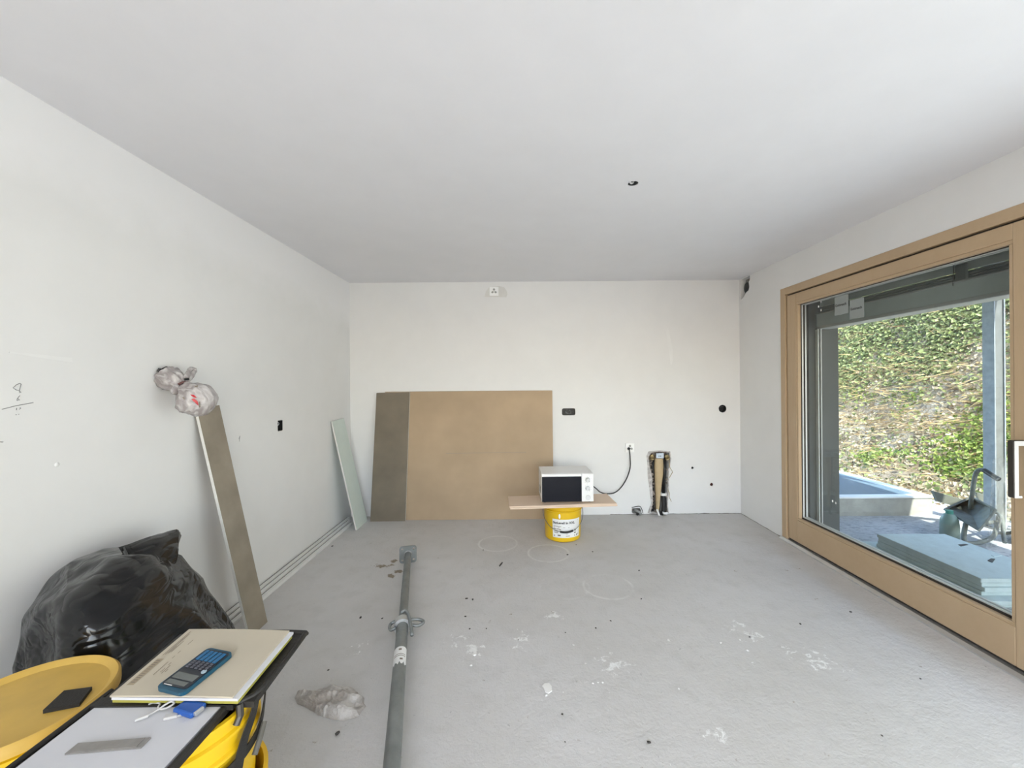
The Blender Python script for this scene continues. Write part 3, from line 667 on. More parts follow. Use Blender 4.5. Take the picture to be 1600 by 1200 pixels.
# label wrapped on the bucket front
def wrap(r, a0, z0):
    def f(co): a = a0 + co.x/r; z = z0 + co.y; rr = r + (0.171-0.157)*(z/BH) ; return bc + Vector((rr*math.sin(a), -rr*math.cos(a), z))
    return f
R0 = 0.1575
def wrapped_rect(u0, u1, v0, v1, lift, n=16):
    b = BM(); f = wrap(R0+lift, 0, 0); lo = []; hi = []
    for i in range(n+1):
        u = u0 + (u1-u0)*i/n; lo.append(b.verts.new(f(Vector((u, v0, 0))))); hi.append(b.verts.new(f(Vector((u, v1, 0)))))
    for i in range(n): b.faces.new((lo[i], lo[i+1], hi[i+1], hi[i]))
    return b
lb = obj('label', wrapped_rect(-0.105, 0.150, 0.045, 0.205, 0.0012, 20), M['white_plastic'], bk)
def wrapped_text(s, size, u, v, m):
    b = text_bm(s, size); bmesh.ops.triangulate(b, faces=b.faces); f = wrap(R0+0.002, 0, 0)
    for vt in b.verts: vt.co = f(Vector((u+vt.co.x, v+vt.co.y, 0)))
    obj('label_print', b, m, lb)
wrapped_text('StoLevell In XXL', 0.0275, -0.100, 0.166, M['ink_black'])
for (u0, u1, v0, v1) in ((-0.095, -0.03, .142, .146), (-0.095, 0.04, .133, .136), (-0.095, -0.075, .118, .125), (-0.07, -0.045, .119, .124), (-0.045, -0.032, .113, .121), (-0.095, -0.045, .098, .102), (-0.040, -0.030, .094, .104), (-0.09, -0.055, .086, .092), (-0.095, -0.085, .056, .066), (-0.06, -0.035, .060, .072), (0.01, 0.028, .078, .081), (0.01, 0.045, .058, .063), (0.085, 0.105, .10, .115), (0.085, 0.105, .080, .09), (0.09, 0.097, .055, .066), (0.11, 0.12, .055, .070), (0.13, 0.136, .060, .072), (0.12, 0.124, .19, .195)):
    obj('label_print', wrapped_rect(u0, u1, v0, v1, 0.0022, 3), M['ink'], lb)
# wire bail hanging down in front, with black grip
bl = []
for k in range(-20, 21):
    a = k/20*(PI/2)*0.98; rr = 0.180 + 0.006*math.cos(a)
    zz = BH*0.80 - 0.165*math.cos(a)**0.8 if abs(k) < 20 else BH*0.80
    bl.append(bc + Vector((rr*math.sin(a)+0.0, -rr*math.cos(a), zz)))
bo = obj('bail', tube(BM(), bl, 0.0028, 6), M['galv'], bk, smooth=True)
gpt = [p for k, p in zip(range(-20, 21), bl) if -3 <= k <= 5]
obj('bail_grip', tube(BM(), gpt, 0.0085, 10), M['black'], bo, smooth=40)
for sgn in (-1, 1): obj('lug', box(bc.x+sgn*0.168-0.010, bc.x+sgn*0.168+0.010, bc.y-0.012, bc.y+0.012, BH*0.77, BH*0.83, 0.004), M['yellow'], bk)
obj('plaster_drip', lathe(BM(), [(0, 0.004), (0.006, 0.003), (0.010, 0)], 10), M['white_plastic'], bk, xf=Matrix.Translation(wrap(R0+0.001, 0, 0)(Vector((-0.042, 0.232, 0)))) @ Matrix.Rotation(PI/2, 4, 'X') @ Matrix.Diagonal((1, 2.2, 1, 1)))
# two boards
bz = BH
for k, (lab, dx, rz) in enumerate((('lower of two raw wood boards on the yellow bucket', 0.004, 0.075), ('upper of two raw wood boards, directly under the microwave', 0.0, 0.068))):
    c = Vector((0.362+dx, 3.535, 0)); z0 = bz + 0.0130*k
    o = obj('shelf_board', box(c.x-0.455, c.x+0.455, c.y-0.152, c.y+0.152, z0, z0+0.0122, 0.001), M['chipboard'], xf=Matrix.Translation(c) @ Matrix.Rotation(rz, 4, 'Z') @ Matrix.Translation(-c), org=(c.x, c.y, z0))
    tag(o, lab, 'board', 'boards on the bucket')
bz += 0.0255
# microwave
mw = thing('microwave', 'white microwave with black door window standing on the boards', 'microwave', (0.41, 3.60, bz))
MX = Matrix.Translation((0.190, 3.430, bz)) @ Matrix.Rotation(0.022, 4, 'Z')
W_, D_, H_ = 0.445, 0.325, 0.248
for fx in (0.03, W_-0.03):
    for fy in (0.04, D_-0.04): obj('foot', lathe(BM(), [(0, 0), (0.012, 0), (0.013, 0.010), (0, 0.010)], 12, (fx, fy, 0)), M['black'], mw, xf=MX)
obj('casing', box(0, W_, 0.016, D_, 0.008, H_, 0.004, 2), M['white_enamel'], mw, xf=MX)
dr = obj('door', box(0.002, 0.342, 0, 0.015, 0.010, H_-0.001, 0.004, 2), M['white_plastic'], mw, xf=MX)
t = NT('black_door_glass'); t.set((0.006, 0.007, 0.012, 1), 0.22, Specular_IOR_Level=0.25); M['mw_glass'] = t.m
obj('door_window', box(0.004, 0.341, -0.0025, 0.001, 0.012, H_-0.022, 0.001), M['mw_glass'], dr, xf=MX)
pn = obj('control_panel', box(0.3435, W_-0.001, -0.001, 0.015, 0.010, H_-0.001, 0.003, 2), M['white_plastic'], mw, xf=MX)
for kz in (0.196, 0.124):
    kb = obj('knob', lathe(BM(), [(0.021, 0), (0.021, 0.004), (0.018, 0.006), (0.017, 0.022), (0.015, 0.024), (0, 0.024)], 24), mat('pale_grey_knob', (0.62, 0.63, 0.64), 0.35), mw, xf=MX @ Matrix.Translation((0.394, -0.001, kz)) @ Matrix.Rotation(PI/2, 4, 'X'), smooth=35)
    obj('knob_mark', box(-0.0012, 0.0012, -0.0185, -0.004, 0.0225, 0.0246), M['ink'], kb, xf=MX @ Matrix.Translation((0.394, -0.001, kz)) @ Matrix.Rotation(PI/2, 4, 'X') @ Matrix.Rotation(0.8, 4, 'Z'))
    for q in range(8):
        a = PI*0.75 - q*PI*1.5/7; obj('dial_tick', box(-0.0012, 0.0012, -0.0012, 0.0012, 0, 0.0012), M['ink'], pn, xf=MX @ Matrix.Translation((0.394+0.030*math.cos(a), -0.001, kz+0.030*math.sin(a))) @ Matrix.Rotation(PI/2, 4, 'X'))
obj('door_button', lathe(BM(), [(0.021, 0), (0.021, 0.003), (0.0195, 0.005), (0.017, 0.004), (0, 0.006)], 24), mat('pale_grey_button', (0.60, 0.61, 0.62), 0.35), mw, xf=MX @ Matrix.Translation((0.396, -0.001, 0.044)) @ Matrix.Rotation(PI/2, 4, 'X'), smooth=35)
for q in range(5): obj('vent_slot', box(-0.0008, 0.0004, 0.10, 0.20, 0.06+0.012*q, 0.065+0.012*q), M['dark'], mw, xf=MX)
# power cord up to the socket
sock2 = BP(984, 699.5)
q0 = MX @ Vector((W_-0.02, D_+0.002, 0.10))
cord = [q0, q0+Vector((0.02, 0.05, -0.005)), atY(931, 763, 3.95), atY(938, 769, 4.08), atY(948, 771.5, 4.15), atY(960, 770, 4.185), atY(970, 762, 4.20), atY(979, 748, 4.205), atY(984.5, 731, 4.203), atY(984.5, 714, 4.190), Vector((sock2[0]-0.016, YB-0.040, sock2[1]-0.006))]
obj('power_cord', tube(BM(), spline(cord, 8), 0.0058, 8), M['black'], mw, smooth=True)
obj('plug', lathe(BM(), [(0, 0), (0.012, 0), (0.014, 0.008), (0.014, 0.026), (0.008, 0.034), (0, 0.036)], 14), M['black'], mw, xf=Matrix.Translation((sock2[0]-0.016, YB-0.0105, sock2[1]-0.006)) @ Matrix.Rotation(PI/2, 4, 'X'), smooth=40)

# ------------------------------------------------------------------ sockets, boxes, holes
def socket(label, u, v, grp=None):
    s_ = thing('wall_socket', label, 'socket', (u, YB, v), grp)
    obj('cover_plate', box(u-0.047, u+0.047, YB-0.009, YB, v-0.047, v+0.047, 0.003, 2), mat('bright_white_plastic', (0.93, 0.93, 0.92), 0.35, var=0.01), s_)
    for k in range(3):
        a = PI/2 + k*2*PI/3; c = Vector((u+0.0185*math.cos(a), 0, v+0.0185*math.sin(a)))
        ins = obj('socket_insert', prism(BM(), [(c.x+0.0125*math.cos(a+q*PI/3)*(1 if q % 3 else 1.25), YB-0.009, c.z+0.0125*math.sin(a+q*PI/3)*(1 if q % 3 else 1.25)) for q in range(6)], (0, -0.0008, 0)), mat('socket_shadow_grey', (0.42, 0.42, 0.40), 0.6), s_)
        for q in (-1, 0, 1):
            e = Vector((-math.sin(a), 0, math.cos(a)))*0.0065*q + Vector((math.cos(a), 0, math.sin(a)))*(0.003 if q == 0 else 0)
            obj('pin_hole', prism(BM(), [(c.x+e.x+0.0024*math.cos(w*PI/3), YB-0.0098, c.z+e.z+0.0024*math.sin(w*PI/3)) for w in range(6)], (0, -0.0006, 0)), M['black'], ins)
sock1 = BP(772, 455.5)
socket('white triple socket high on the back wall under the ceiling', *sock1)
socket('white triple socket with the black microwave plug in it', *sock2)
def shell(bm, u0, u1, v0, v1, d, t=0.003):
    sheet(bm, [rrect(u0, u1, v0, v1, 0.012), rrect(u0+t, u1-t, v0+t, v1-t, 0.010)], lambda u, v: (u, YB+0.002, v), (0, d, 0))
    return bx(bm, u0, u1, YB+d, YB+d+0.003, v0, v1)
e1 = thing('electrical_box', 'black double electrical box with loose wires in the back wall', 'electrical box', (box2[0], YB, box2[1]))
obj('box_shell', shell(BM(), box2[0]-0.069, box2[0]+0.069, box2[1]-0.035, box2[1]+0.035, 0.05), M['black'], e1)
wr = random.Random(5)
for k in range(5):
    w = [Vector((box2[0]+0.045*math.cos(t_+k)*(0.9-0.1*k), YB+0.012+0.02*math.sin(t_*1.7+k), box2[1]+0.020*math.sin(t_*1.0+k*0.9))) for t_ in [q*0.55 for q in range(9)]]
    obj('wire', tube(BM(), spline(w, 4), 0.0018, 6), mat('grey_wire', (0.45, 0.45, 0.44), 0.5) if k % 2 else M['dark'], e1)
e2 = thing('junction_box', 'round black electrical box in the back wall near the right corner', 'electrical box', (rnd[0], YB, rnd[1]))
obj('box_shell', lathe(BM(), [(0.038, 0), (0.040, 0), (0.040, -0.05), (0, -0.05), (0, -0.047), (0.037, -0.047)], 20), M['black'], e2, xf=Matrix.Translation((rnd[0], YB+0.002, rnd[1])) @ Matrix.Rotation(PI/2, 4, 'X'))
obj('wire', tube(BM(), spline([(rnd[0]-0.03, YB+0.03, rnd[1]+0.008), (rnd[0]-0.005, YB+0.008, rnd[1]+0.022), (rnd[0]+0.028, YB+0.02, rnd[1]+0.02)], 5), 0.004, 6), M['dark'], e2)
for lab, hh, rr in (('small round drill hole in the back wall, upper one right of the pipes', h1, .011), ('small reddish drill hole in the back wall, lower one near the corner', h2, .015)):
    dh = thing('wall_plug', lab, 'wall plug', (hh[0], YB, hh[1]))
    obj('sleeve', lathe(BM(), [(rr, 0), (rr, -0.03), (0, -0.03), (0, -0.028), (rr*0.8, -0.028), (rr*0.8, 0)], 12), mat('red_brown_plug', (0.16, 0.05, 0.035), 0.7) if rr > .012 else M['dark'], dh, xf=Matrix.Translation((hh[0], YB+0.003, hh[1])) @ Matrix.Rotation(PI/2, 4, 'X'))
e3 = thing('electrical_box', 'small dark electrical box sunk in the left wall beside the offcut', 'electrical box', (XL, b3[0], b3[1]))
sh = BM(); sheet(sh, [rrect(b3[0]-0.032, b3[0]+0.032, b3[1]-0.039, b3[1]+0.039, 0.008), rrect(b3[0]-0.029, b3[0]+0.029, b3[1]-0.036, b3[1]+0.036, 0.006)], lambda u, v: (XL-0.002, u, v), (-0.045, 0, 0)); bx(sh, XL-0.05, XL-0.047, b3[0]-0.032, b3[0]+0.032, b3[1]-0.039, b3[1]+0.039)
obj('box_shell', sh, M['black'], e3)
obj('wire', tube(BM(), spline([(XL-0.035, b3[0]-0.02, b3[1]-0.02), (XL-0.012, b3[0], b3[1]+0.01), (XL-0.03, b3[0]+0.02, b3[1]+0.025)], 5), 0.003, 6), M['white_plastic'], e3)
# ceiling outlet: cable hanging out of the hole
co_ = thing('ceiling_outlet', 'round lamp outlet hole in the ceiling with a short cable', 'lamp outlet', (hole_c.x, hole_c.y, H))
obj('tube_sleeve', lathe(BM(), [(0.026, 0.002), (0.026, 0.08), (0, 0.08), (0, 0.078), (0.023, 0.078), (0.023, 0.002)], 20, hole_c), M['dark'], co_)
obj('cable', tube(BM(), spline([hole_c+Vector((0.005, 0.012, 0.06)), hole_c+Vector((0.004, 0.004, 0.015)), hole_c+Vector((-0.012, -0.012, -0.004)), hole_c+Vector((-0.026, -0.020, 0.004))], 6), 0.005, 8), mat('grey_cable', (0.5, 0.5, 0.5), 0.5), co_, smooth=True)
# duct in the corner hole of the right wall
dc = thing('ventilation_duct', 'grey round duct end in the corner hole by the ceiling', 'duct', (XR+0.03, 4.12, 2.35))
obj('duct_pipe', lathe(BM(), [(0.058, 0), (0.058, 0.11), (0, 0.11), (0, 0.108), (0.054, 0.108), (0.054, 0)], 24), M['galv'], dc, xf=Matrix.Translation((XR+0.025, 4.125, 2.345)) @ Matrix.Rotation(PI/2, 4, 'Y'), smooth=40)
obj('mortar_bed', sheet(BM(), [rect(4.02, 4.215, 2.225, 2.448), circ(4.125, 2.345, 0.0585, 24)], lambda u, v: (XR+0.06, u, v), (0.012, 0, 0)), mat('grey_mortar', (0.25, 0.24, 0.22), 0.95, var=0.3, scale=40, bump=0.8), dc)
# pipes in the wall chase
pl = thing('pipe_chase', 'open wall slot with wrapped pipe, black drain pipe and brass valves', 'pipes', (BP(1030, 803)[0], YB, 0.0))
B3 = lambda px, py, dy: (BP(px, py)[0], YB+dy, BP(px, py)[1])
ch = [(u, v) for u, v in chase]
# wrapped flat pipe sleeve
wl = BM(); prof = ((717, 1024.5, 1037.5), (730, 1023.8, 1038.5), (745, 1024.5, 1037.5), (765, 1025, 1034.5), (785, 1025.8, 1032.5), (801, 1026.5, 1031))
ringp = []
for y, xa_, xb_ in prof:
    ca = BP((xa_+xb_)/2, y); hw = (BP(xb_, y)[0]-BP(xa_, y)[0])/2
    ringp.append([wl.verts.new((ca[0]+hw*math.cos(q*PI/6), YB+0.030-0.028*math.sin(q*PI/6), max(ca[1], 0.004))) for q in range(12)])
for a_, b_ in zip(ringp, ringp[1:]):
    for q in range(12): wl.faces.new((a_[q], a_[(q+1)%12], b_[(q+1)%12], b_[q]))
wl.faces.new(ringp[0]); wl.faces.new(ringp[-1][::-1])
obj('wrapped_pipe', wl, M['tape'], pl, smooth=50)
obj('water_pipe', tube(BM(), [B3(1022, 716, .03), B3(1022, 740, .045), B3(1022.5, 800, .05)], 0.012, 10), M['black'], pl, smooth=True)
obj('water_pipe', tube(BM(), [B3(1041, 716, .03), B3(1040.5, 740, .045), B3(1039, 772, .04)], 0.016, 10), M['black'], pl, smooth=True)
for (x, y) in ((1019.5, 713.5), (1042.5, 713.5)):
    vb_ = obj('brass_valve', lathe(BM(), [(0, -0.018), (0.020, -0.018), (0.022, -0.012), (0.022, 0.0), (0.016, 0.004), (0.016, 0.018), (0.013, 0.02), (0.011, 0.018), (0.011, 0.0), (0, 0)], 14), M['brass'], pl, xf=Matrix.Translation(B3(x, y, -0.002)) @ Matrix.Rotation(PI/2+0.3, 4, 'X') @ Matrix.Rotation(0.5, 4, 'Y'), smooth=40)
    obj('valve_nut', lathe(BM(), [(0.024, -0.006), (0.026, 0), (0.024, 0.006), (0.015, 0.006), (0.015, -0.006)], 6, closed_prof=True), M['brass'], vb_, xf=Matrix.Translation(B3(x+(1 if x > 1030 else -0.5), y+4, 0.01)) )
a_, b_ = B3(1025, 708, 0), B3(1037, 716, 0)
obj('mounting_bracket', box(a_[0], b_[0], YB-0.006, YB+0.004, b_[2], a_[2], 0.003), mat('pale_blue_bracket', (0.62, 0.70, 0.80), 0.5), pl)
for x in (1029.5, 1032): p_ = B3(x, 712.5, 0); obj('bracket_hole', box(p_[0]-0.003, p_[0]+0.003, YB-0.0075, YB-0.006, p_[2]-0.006, p_[2]+0.006), M['black'], pl)
obj('drain_pipe', tube(BM(), [B3(1037, 775, .02), B3(1037.5, 790, .015), B3(1038, 801, .01)], [0.030, 0.029, 0.026], 16), M['black'], pl, smooth=40)
obj('drain_pipe', tube(BM(), [B3(1031, 801, -.005), B3(1033.5, 790, .015), B3(1034.5, 777, .02)], 0.014, 12), M['dark'], pl, smooth=40)
obj('white_collar', lathe(BM(), [(0.034, -0.014), (0.036, -0.012), (0.036, 0.012), (0.034, 0.014), (0.028, 0.014), (0.028, -0.014)], 20, B3(1037.5, 772.5, .02), True), M['white_plastic'], pl, smooth=40)
obj('white_collar', lathe(BM(), [(0.030, -0.010), (0.032, 0.0), (0.028, 0.010), (0.020, 0.010), (0.020, -0.010)], 16, B3(1038.5, 800.5, -.005), True), M['white_plastic'], pl, smooth=40)
obj('pipe_end', tube(BM(), [B3(1026.5, 796, .0), B3(1028, 803, -.03), B3(1028.5, 806, -.04)], 0.011, 10), M['white_plastic'], pl, smooth=40)
obj('pipe_end', tube(BM(), [B3(1032, 799, .0), B3(1032.5, 804, -.03), B3(1033, 806, -.045)], 0.016, 10), M['black'], pl, smooth=40)
obj('pipe_end', tube(BM(), [B3(1040, 801, .0), B3(1041.5, 805, -.02), B3(1042, 807, -.04)], 0.009, 10), M['alu'], pl, smooth=40)
for pts in ((B3(1045, 719, -.003), B3(1046, 730, -.012), B3(1050.5, 737, -.014), B3(1045.5, 746.5, -.004)), (B3(1043, 765, 0), B3(1046, 770, -.010), B3(1045, 776, -.012), B3(1048.5, 783.5, -.01))):
    obj('loose_wire', tube(BM(), pts, 0.0026, 6), M['brass'], pl)
# rubble along the ragged slot edges
rr_ = random.Random(12)
for k in range(26):
    left = k % 3 != 0; y = 716 + 84*rr_.random(); x = (1017.5 + 2.5*rr_.random() + (2.0 if y > 735 else 0)) if left else (1042 + 1.5*rr_.random()); s_ = 0.008+0.010*rr_.random()
    b_ = BM(); bmesh.ops.create_icosphere(b_, subdivisions=1, radius=s_)
    for v in b_.verts: v.co *= 0.7+0.6*rr_.random()
    obj('rubble_lump', b_, M['rubble'], pl, xf=Matrix.Translation(B3(x, y, 0.012+0.02*rr_.random())))
# conduit stub at the skirting
cs = thing('conduit_stub', 'grey conduit stub coming out of the back wall at floor level', 'conduit', (stub[0], YB, 0))
obj('conduit', tube(BM(), spline([(stub[0]-0.01, YB+0.06, 0.045), (stub[0]-0.005, YB+0.0, 0.045), (stub[0]+0.02, YB-0.03, 0.03), (stub[0]+0.034, YB-0.045, 0.016)], 6), 0.014, 10), mat('grey_conduit', (0.30, 0.31, 0.31), 0.6), cs, smooth=True)
obj('conduit', tube(BM(), [(stub[0]+0.01, YB+0.05, 0.035), (stub[0]+0.01, YB-0.02, 0.020), (stub[0]-0.005, YB-0.045, 0.013)], 0.012, 10), M['black'], cs, smooth=True)
obj('wire', tube(BM(), spline([(stub[0]-0.05, YB-0.002, 0.072), (stub[0], YB-0.012, 0.085), (stub[0]+0.04, YB-0.018, 0.08), (stub[0]+0.06, YB-0.03, 0.02)], 6), 0.0035, 6), M['dark'], cs)

# ------------------------------------------------------------------ steel prop lying on the floor
pa, pb = atZ(637.5, 866, 0.066), atZ(612, 1200, 0.066)
ax = (pb-pa).normalized(); side = ax.cross(Vector((0,0,1))).normalized()
PX = Matrix((( side.x, 0, ax.x, pa.x), (side.y, 0, ax.y, pa.y), (side.z, 1, ax.z, pa.z), (0, 0, 0, 1)))
pr = thing('steel_prop', 'galvanised telescopic steel prop lying on the floor', 'steel prop', (pa.x, pa.y, 0))
hs = 0.065
obj('end_plate', sheet(BM(), [rrect(-hs, hs, -hs, hs, 0.022)] + [circ(a*0.042, b*0.042, 0.009, 10) for a in (-1, 1) for b in (-1, 1)], lambda u, v: (u, v, -0.004), (0, 0, 0.008)), M['galv'], pr, xf=PX)
obj('weld_ring', lathe(BM(), [(0.025, 0.004), (0.031, 0.004), (0.025, 0.012)], 20, closed_prof=True), M['galv_bright'], pr, xf=PX)
S1 = 0.93
obj('inner_tube', lathe(BM(), [(0.0245, 0.004), (0.0245, S1+0.02), (0.021, S1+0.02), (0.021, 0.004)], 24, closed_prof=True), M['galv'], pr, xf=PX, smooth=40)
for k in range(7): obj('pin_hole', lathe(BM(), [(0, 0), (0.0075, 0)], 10), M['black'], pr, xf=PX @ Matrix.Translation((0.0247, 0, 0.16+0.1*k)) @ Matrix.Rotation(PI/2, 4, 'Y'))
obj('outer_tube', lathe(BM(), [(0.030, S1), (0.030, 2.80), (0.027, 2.80), (0.027, S1)], 28, closed_prof=True), M['galv'], pr, xf=PX, smooth=40)
obj('thread_section', lathe(BM(), [(0.0302, S1+0.01)] + [(0.0302 + (0.0018 if q % 2 else 0), S1+0.01+0.006*q) for q in range(16)] + [(0.0302, S1+0.11)], 28), M['galv'], pr, xf=PX)
nut = obj('collar_nut', lathe(BM(), [(0.031, S1-0.012), (0.045, S1-0.010), (0.045, S1+0.034), (0.031, S1+0.036)], 24, closed_prof=True), M['galv_bright'], pr, xf=PX, smooth=40)
def ringpts(c, a, b, n=20): return [Vector((c[0]+a*math.cos(2*PI*k/n), c[1], c[2]+b*math.sin(2*PI*k/n))) for k in range(n)]
sd = 1 if (PX @ Vector((1, 0, 0)) - PX @ Vector((0, 0, 0))).x > 0 else -1
obj('nut_handle', tube(BM(), spline([(sd*0.036, 0.012, S1-0.008), (sd*0.085, 0.004, S1-0.012), (sd*0.112, 0.0, S1+0.012), (sd*0.085, 0.0, S1+0.040), (sd*0.036, 0.008, S1+0.036)], 6), 0.0085, 10), M['galv'], nut, xf=PX, smooth=True)
obj('nut_handle', tube(BM(), spline([(-sd*0.036, 0.012, S1-0.012), (-sd*0.062, 0.004, S1-0.006), (-sd*0.068, 0.0, S1+0.020), (-sd*0.058, 0.0, S1+0.044), (-sd*0.034, 0.008, S1+0.044)], 6), 0.0085, 10), M['galv'], nut, xf=PX, smooth=True)
obj('locking_pin', tube(BM(), spline([(-sd*0.012, 0.046, S1-0.03), (sd*0.012, 0.052, S1-0.034), (sd*0.030, 0.040, S1-0.012), (sd*0.042, 0.026, S1+0.05), (sd*0.052, 0.006, S1+0.13)], 6), 0.009, 10), M['galv'], pr, xf=PX, smooth=True)
def stk(s0, s1, a0, a1, lift):
    b = BM(); L = []
    for i in range(13):
        a = a0 + (a1-a0)*i/12; L.append((b.verts.new((0.030*math.cos(a)*(1+lift), 0.030*math.sin(a)*(1+lift), s0)), b.verts.new((0.030*math.cos(a)*(1+lift), 0.030*math.sin(a)*(1+lift), s1 - (0.012*math.sin(i*2.3) if lift < 0.03 else 0)))))
    for p, q in zip(L, L[1:]): b.faces.new((p[0], q[0], q[1], p[1]))
    return b
st_ = obj('sticker', stk(S1+0.245, S1+0.365, 0.25, PI-0.25, 0.02), M['white_plastic'], pr, xf=PX)
for s0, s1, a0, a1 in ((S1+0.262, S1+0.274, 1.35, 1.8), (S1+0.300, S1+0.304, 0.6, 2.5), (S1+0.312, S1+0.316, 0.6, 2.5), (S1+0.332, S1+0.344, 1.6, 2.05)):
    obj('sticker_print', stk(s0, s1, a0, a1, 0.035), M['ink'], st_, xf=PX)
obj('end_plate', sheet(BM(), [rrect(-hs, hs, -hs, hs, 0.022)], lambda u, v: (u, v, 2.80), (0, 0, 0.008)), M['galv_bright'], pr, xf=PX)

# ------------------------------------------------------------------ bin bag
def crumple(bm, amp, sc, seed, amp2=0.0):
    bm.normal_update()
    for v in bm.verts:
        p = v.co*sc + Vector((seed, seed*1.7, 0))
        r = 1 - abs(noise.noise(p))*2; r2 = 1 - abs(noise.noise(p*2.3+Vector((5, 1, 2))))*2
        v.co += v.normal*(amp*(r-0.5) + amp2*(r2-0.5))
def hull(points, cuts, smooth):
    b = BM()
    for p in points: b.verts.new(p)
    r = bmesh.ops.convex_hull(b, input=b.verts)
    for v in [v for v in b.verts if not v.link_faces]: b.verts.remove(v)
    bmesh.ops.triangulate(b, faces=b.faces)
    bmesh.ops.subdivide_edges(b, edges=b.edges, cuts=cuts, use_grid_fill=True, smooth=smooth)
    bmesh.ops.triangulate(b, faces=b.faces)
    return b
t = NT('black_bin_liner'); f1 = t.noise(5, 0, 0.5, t.scaled((1, 0.6, 1.6)), 0.8); f2 = t.noise(16, 0, 0.5, t.scaled((1, 0.5, 2.0)), 0.8)
rid = t.math('ABSOLUTE', t.math('SUBTRACT', f1, 0.5)); rid2 = t.math('ABSOLUTE', t.math('SUBTRACT', f2, 0.5))
t.set((0.0045, 0.005, 0.006, 1), 0.20, Specular_IOR_Level=0.42); t.bump(t.math('ADD', t.math('MULTIPLY', rid, 1.6), t.math('MULTIPLY', rid2, 0.45)), 0.55, 0.03); M['bin'] = t.m
bag = thing('bin_bag', 'full black bin bag slumped against the left wall', 'bin bag', (-1.5, 1.7, 0))
pts = [atX(38, 963, -1.70), atX(52, 944, -1.68), atX(115, 886, -1.62), atX(193, 856, -1.56), atX(258, 848, -1.52), atX(302, 893, -1.52), atX(314, 935, -1.50), atX(320, 972, -1.48), atX(52, 1000, -1.60),
       atX(100, 930, -1.42), atX(170, 900, -1.38), atX(240, 890, -1.36), atX(285, 930, -1.34), atX(130, 980, -1.30), atX(220, 960, -1.27), atX(280, 980, -1.28),
       Vector((-1.32, 1.24, 0.10)), Vector((-1.20, 1.42, 0.10)), Vector((-1.20, 1.80, 0.12)), Vector((-1.42, 2.00, 0.10)), Vector((-1.60, 2.02, 0.06)), Vector((-1.63, 1.28, 0.06)), Vector((-1.36, 1.30, 0.0)), Vector((-1.28, 1.46, 0)), Vector((-1.28, 1.76, 0)), Vector((-1.60, 1.94, 0)), Vector((-1.60, 1.32, 0)),
       Vector((-1.74, 1.45, 0.45)), Vector((-1.74, 1.80, 0.50)), Vector((-1.72, 1.55, 0.72)), Vector((-1.70, 1.90, 0.20))]
hb = hull(pts, 12, 0.10)
for _ in range(6): bmesh.ops.smooth_vert(hb, verts=hb.verts, factor=0.5, use_axis_x=True, use_axis_y=True, use_axis_z=True)
crumple(hb, 0.030, 3.4, 3.0, 0.013)
for _ in range(1): bmesh.ops.smooth_vert(hb, verts=hb.verts, factor=0.4, use_axis_x=True, use_axis_y=True, use_axis_z=True)
for v in hb.verts: v.co.z = max(v.co.z, 0.001); v.co.x = max(v.co.x, XL+0.004)
obj('bag_body', hb, M['bin'], bag, smooth=True)
fl = [atX(188, 856, -1.53), atX(275, 828, -1.53), atX(283, 842, -1.50), atX(272, 877, -1.44), atX(255, 925, -1.40), atX(210, 905, -1.42), atX(235, 842, -1.60), atX(276, 833, -1.60)]
hf = hull(fl, 5, 0.1); crumple(hf, 0.010, 8, 8.0, 0.005); obj('bag_neck', hf, M['bin'], bag, smooth=True)
sm_path = [atX(193, 856, -1.53), atX(203, 880, -1.425), atX(212, 920, -1.352), atX(220, 955, -1.30), atX(232, 990, -1.275), atX(243, 1020, -1.27)]
obj('bag_seam', tube(BM(), spline(sm_path, 5), 0.006, 6), M['bin'], bag)
tl_ = hull([Vector((-1.60, 1.95, 0.0)), Vector((-1.64, 2.20, 0.0)), Vector((-1.58, 2.10, 0.05)), Vector((-1.52, 1.95, 0.09)), Vector((-1.50, 2.02, 0)), Vector((-1.66, 1.98, 0.06))], 4, 0.3); crumple(tl_, 0.010, 12, 2)
for v in tl_.verts: v.co.z = max(v.co.z, 0.001); v.co.x = max(v.co.x, -1.642)
obj('bag_corner', tl_, M['bin'], bag, smooth=True)
pm = BM(); c = atX(307, 945, -1.462)
prism(pm, [atX(300+dx, 945+dy, -1.452) for dx, dy in ((0,-14),(5,-17),(8,-8),(13,-4),(13,8),(8,15),(4,6),(-1,0))], (-0.02, 0, 0)); obj('bag_print', pm, mat('grey_bag_print', (0.16, 0.17, 0.17), 0.4), bag)

# ------------------------------------------------------------------ plastic bag tied to a stub on the left wall
t = NT('thin_white_bag'); f1 = t.noise(16, 3, 0.5, t.scaled((1, 2.2, 0.8)), 1.2); rid = t.math('ABSOLUTE', t.math('SUBTRACT', f1, 0.5))
col = t.mix(t.ramp(f1, 0.42, 0.62), (0.44, 0.395, 0.39, 1), (0.66, 0.63, 0.625, 1))
t.set(col, 0.30, Alpha=t.math('MULTIPLY_ADD', t.ramp(f1, 0.3, 0.7), 0.25, 0.60)); t.bump(rid, 0.5, 0.012); M['bag_white'] = t.m
hb_ = thing('carrier_bag', 'thin white carrier bag with red print tied to a wall stub', 'plastic bag', (XL, 1.99, 1.45))
path = [atX(256, 586, -1.764), atX(262, 590, -1.745), atX(272, 596, -1.70), atX(282, 602, -1.665), atX(288, 606, -1.645), atX(294, 611, -1.62), atX(304, 621, -1.585), atX(312, 632, -1.56), atX(317, 642, -1.55), atX(319, 646, -1.55)]
rad = [0.052, 0.060, 0.050, 0.034, 0.024, 0.050, 0.082, 0.080, 0.048, 0.006]
pp = spline(path, 5); rr2 = []
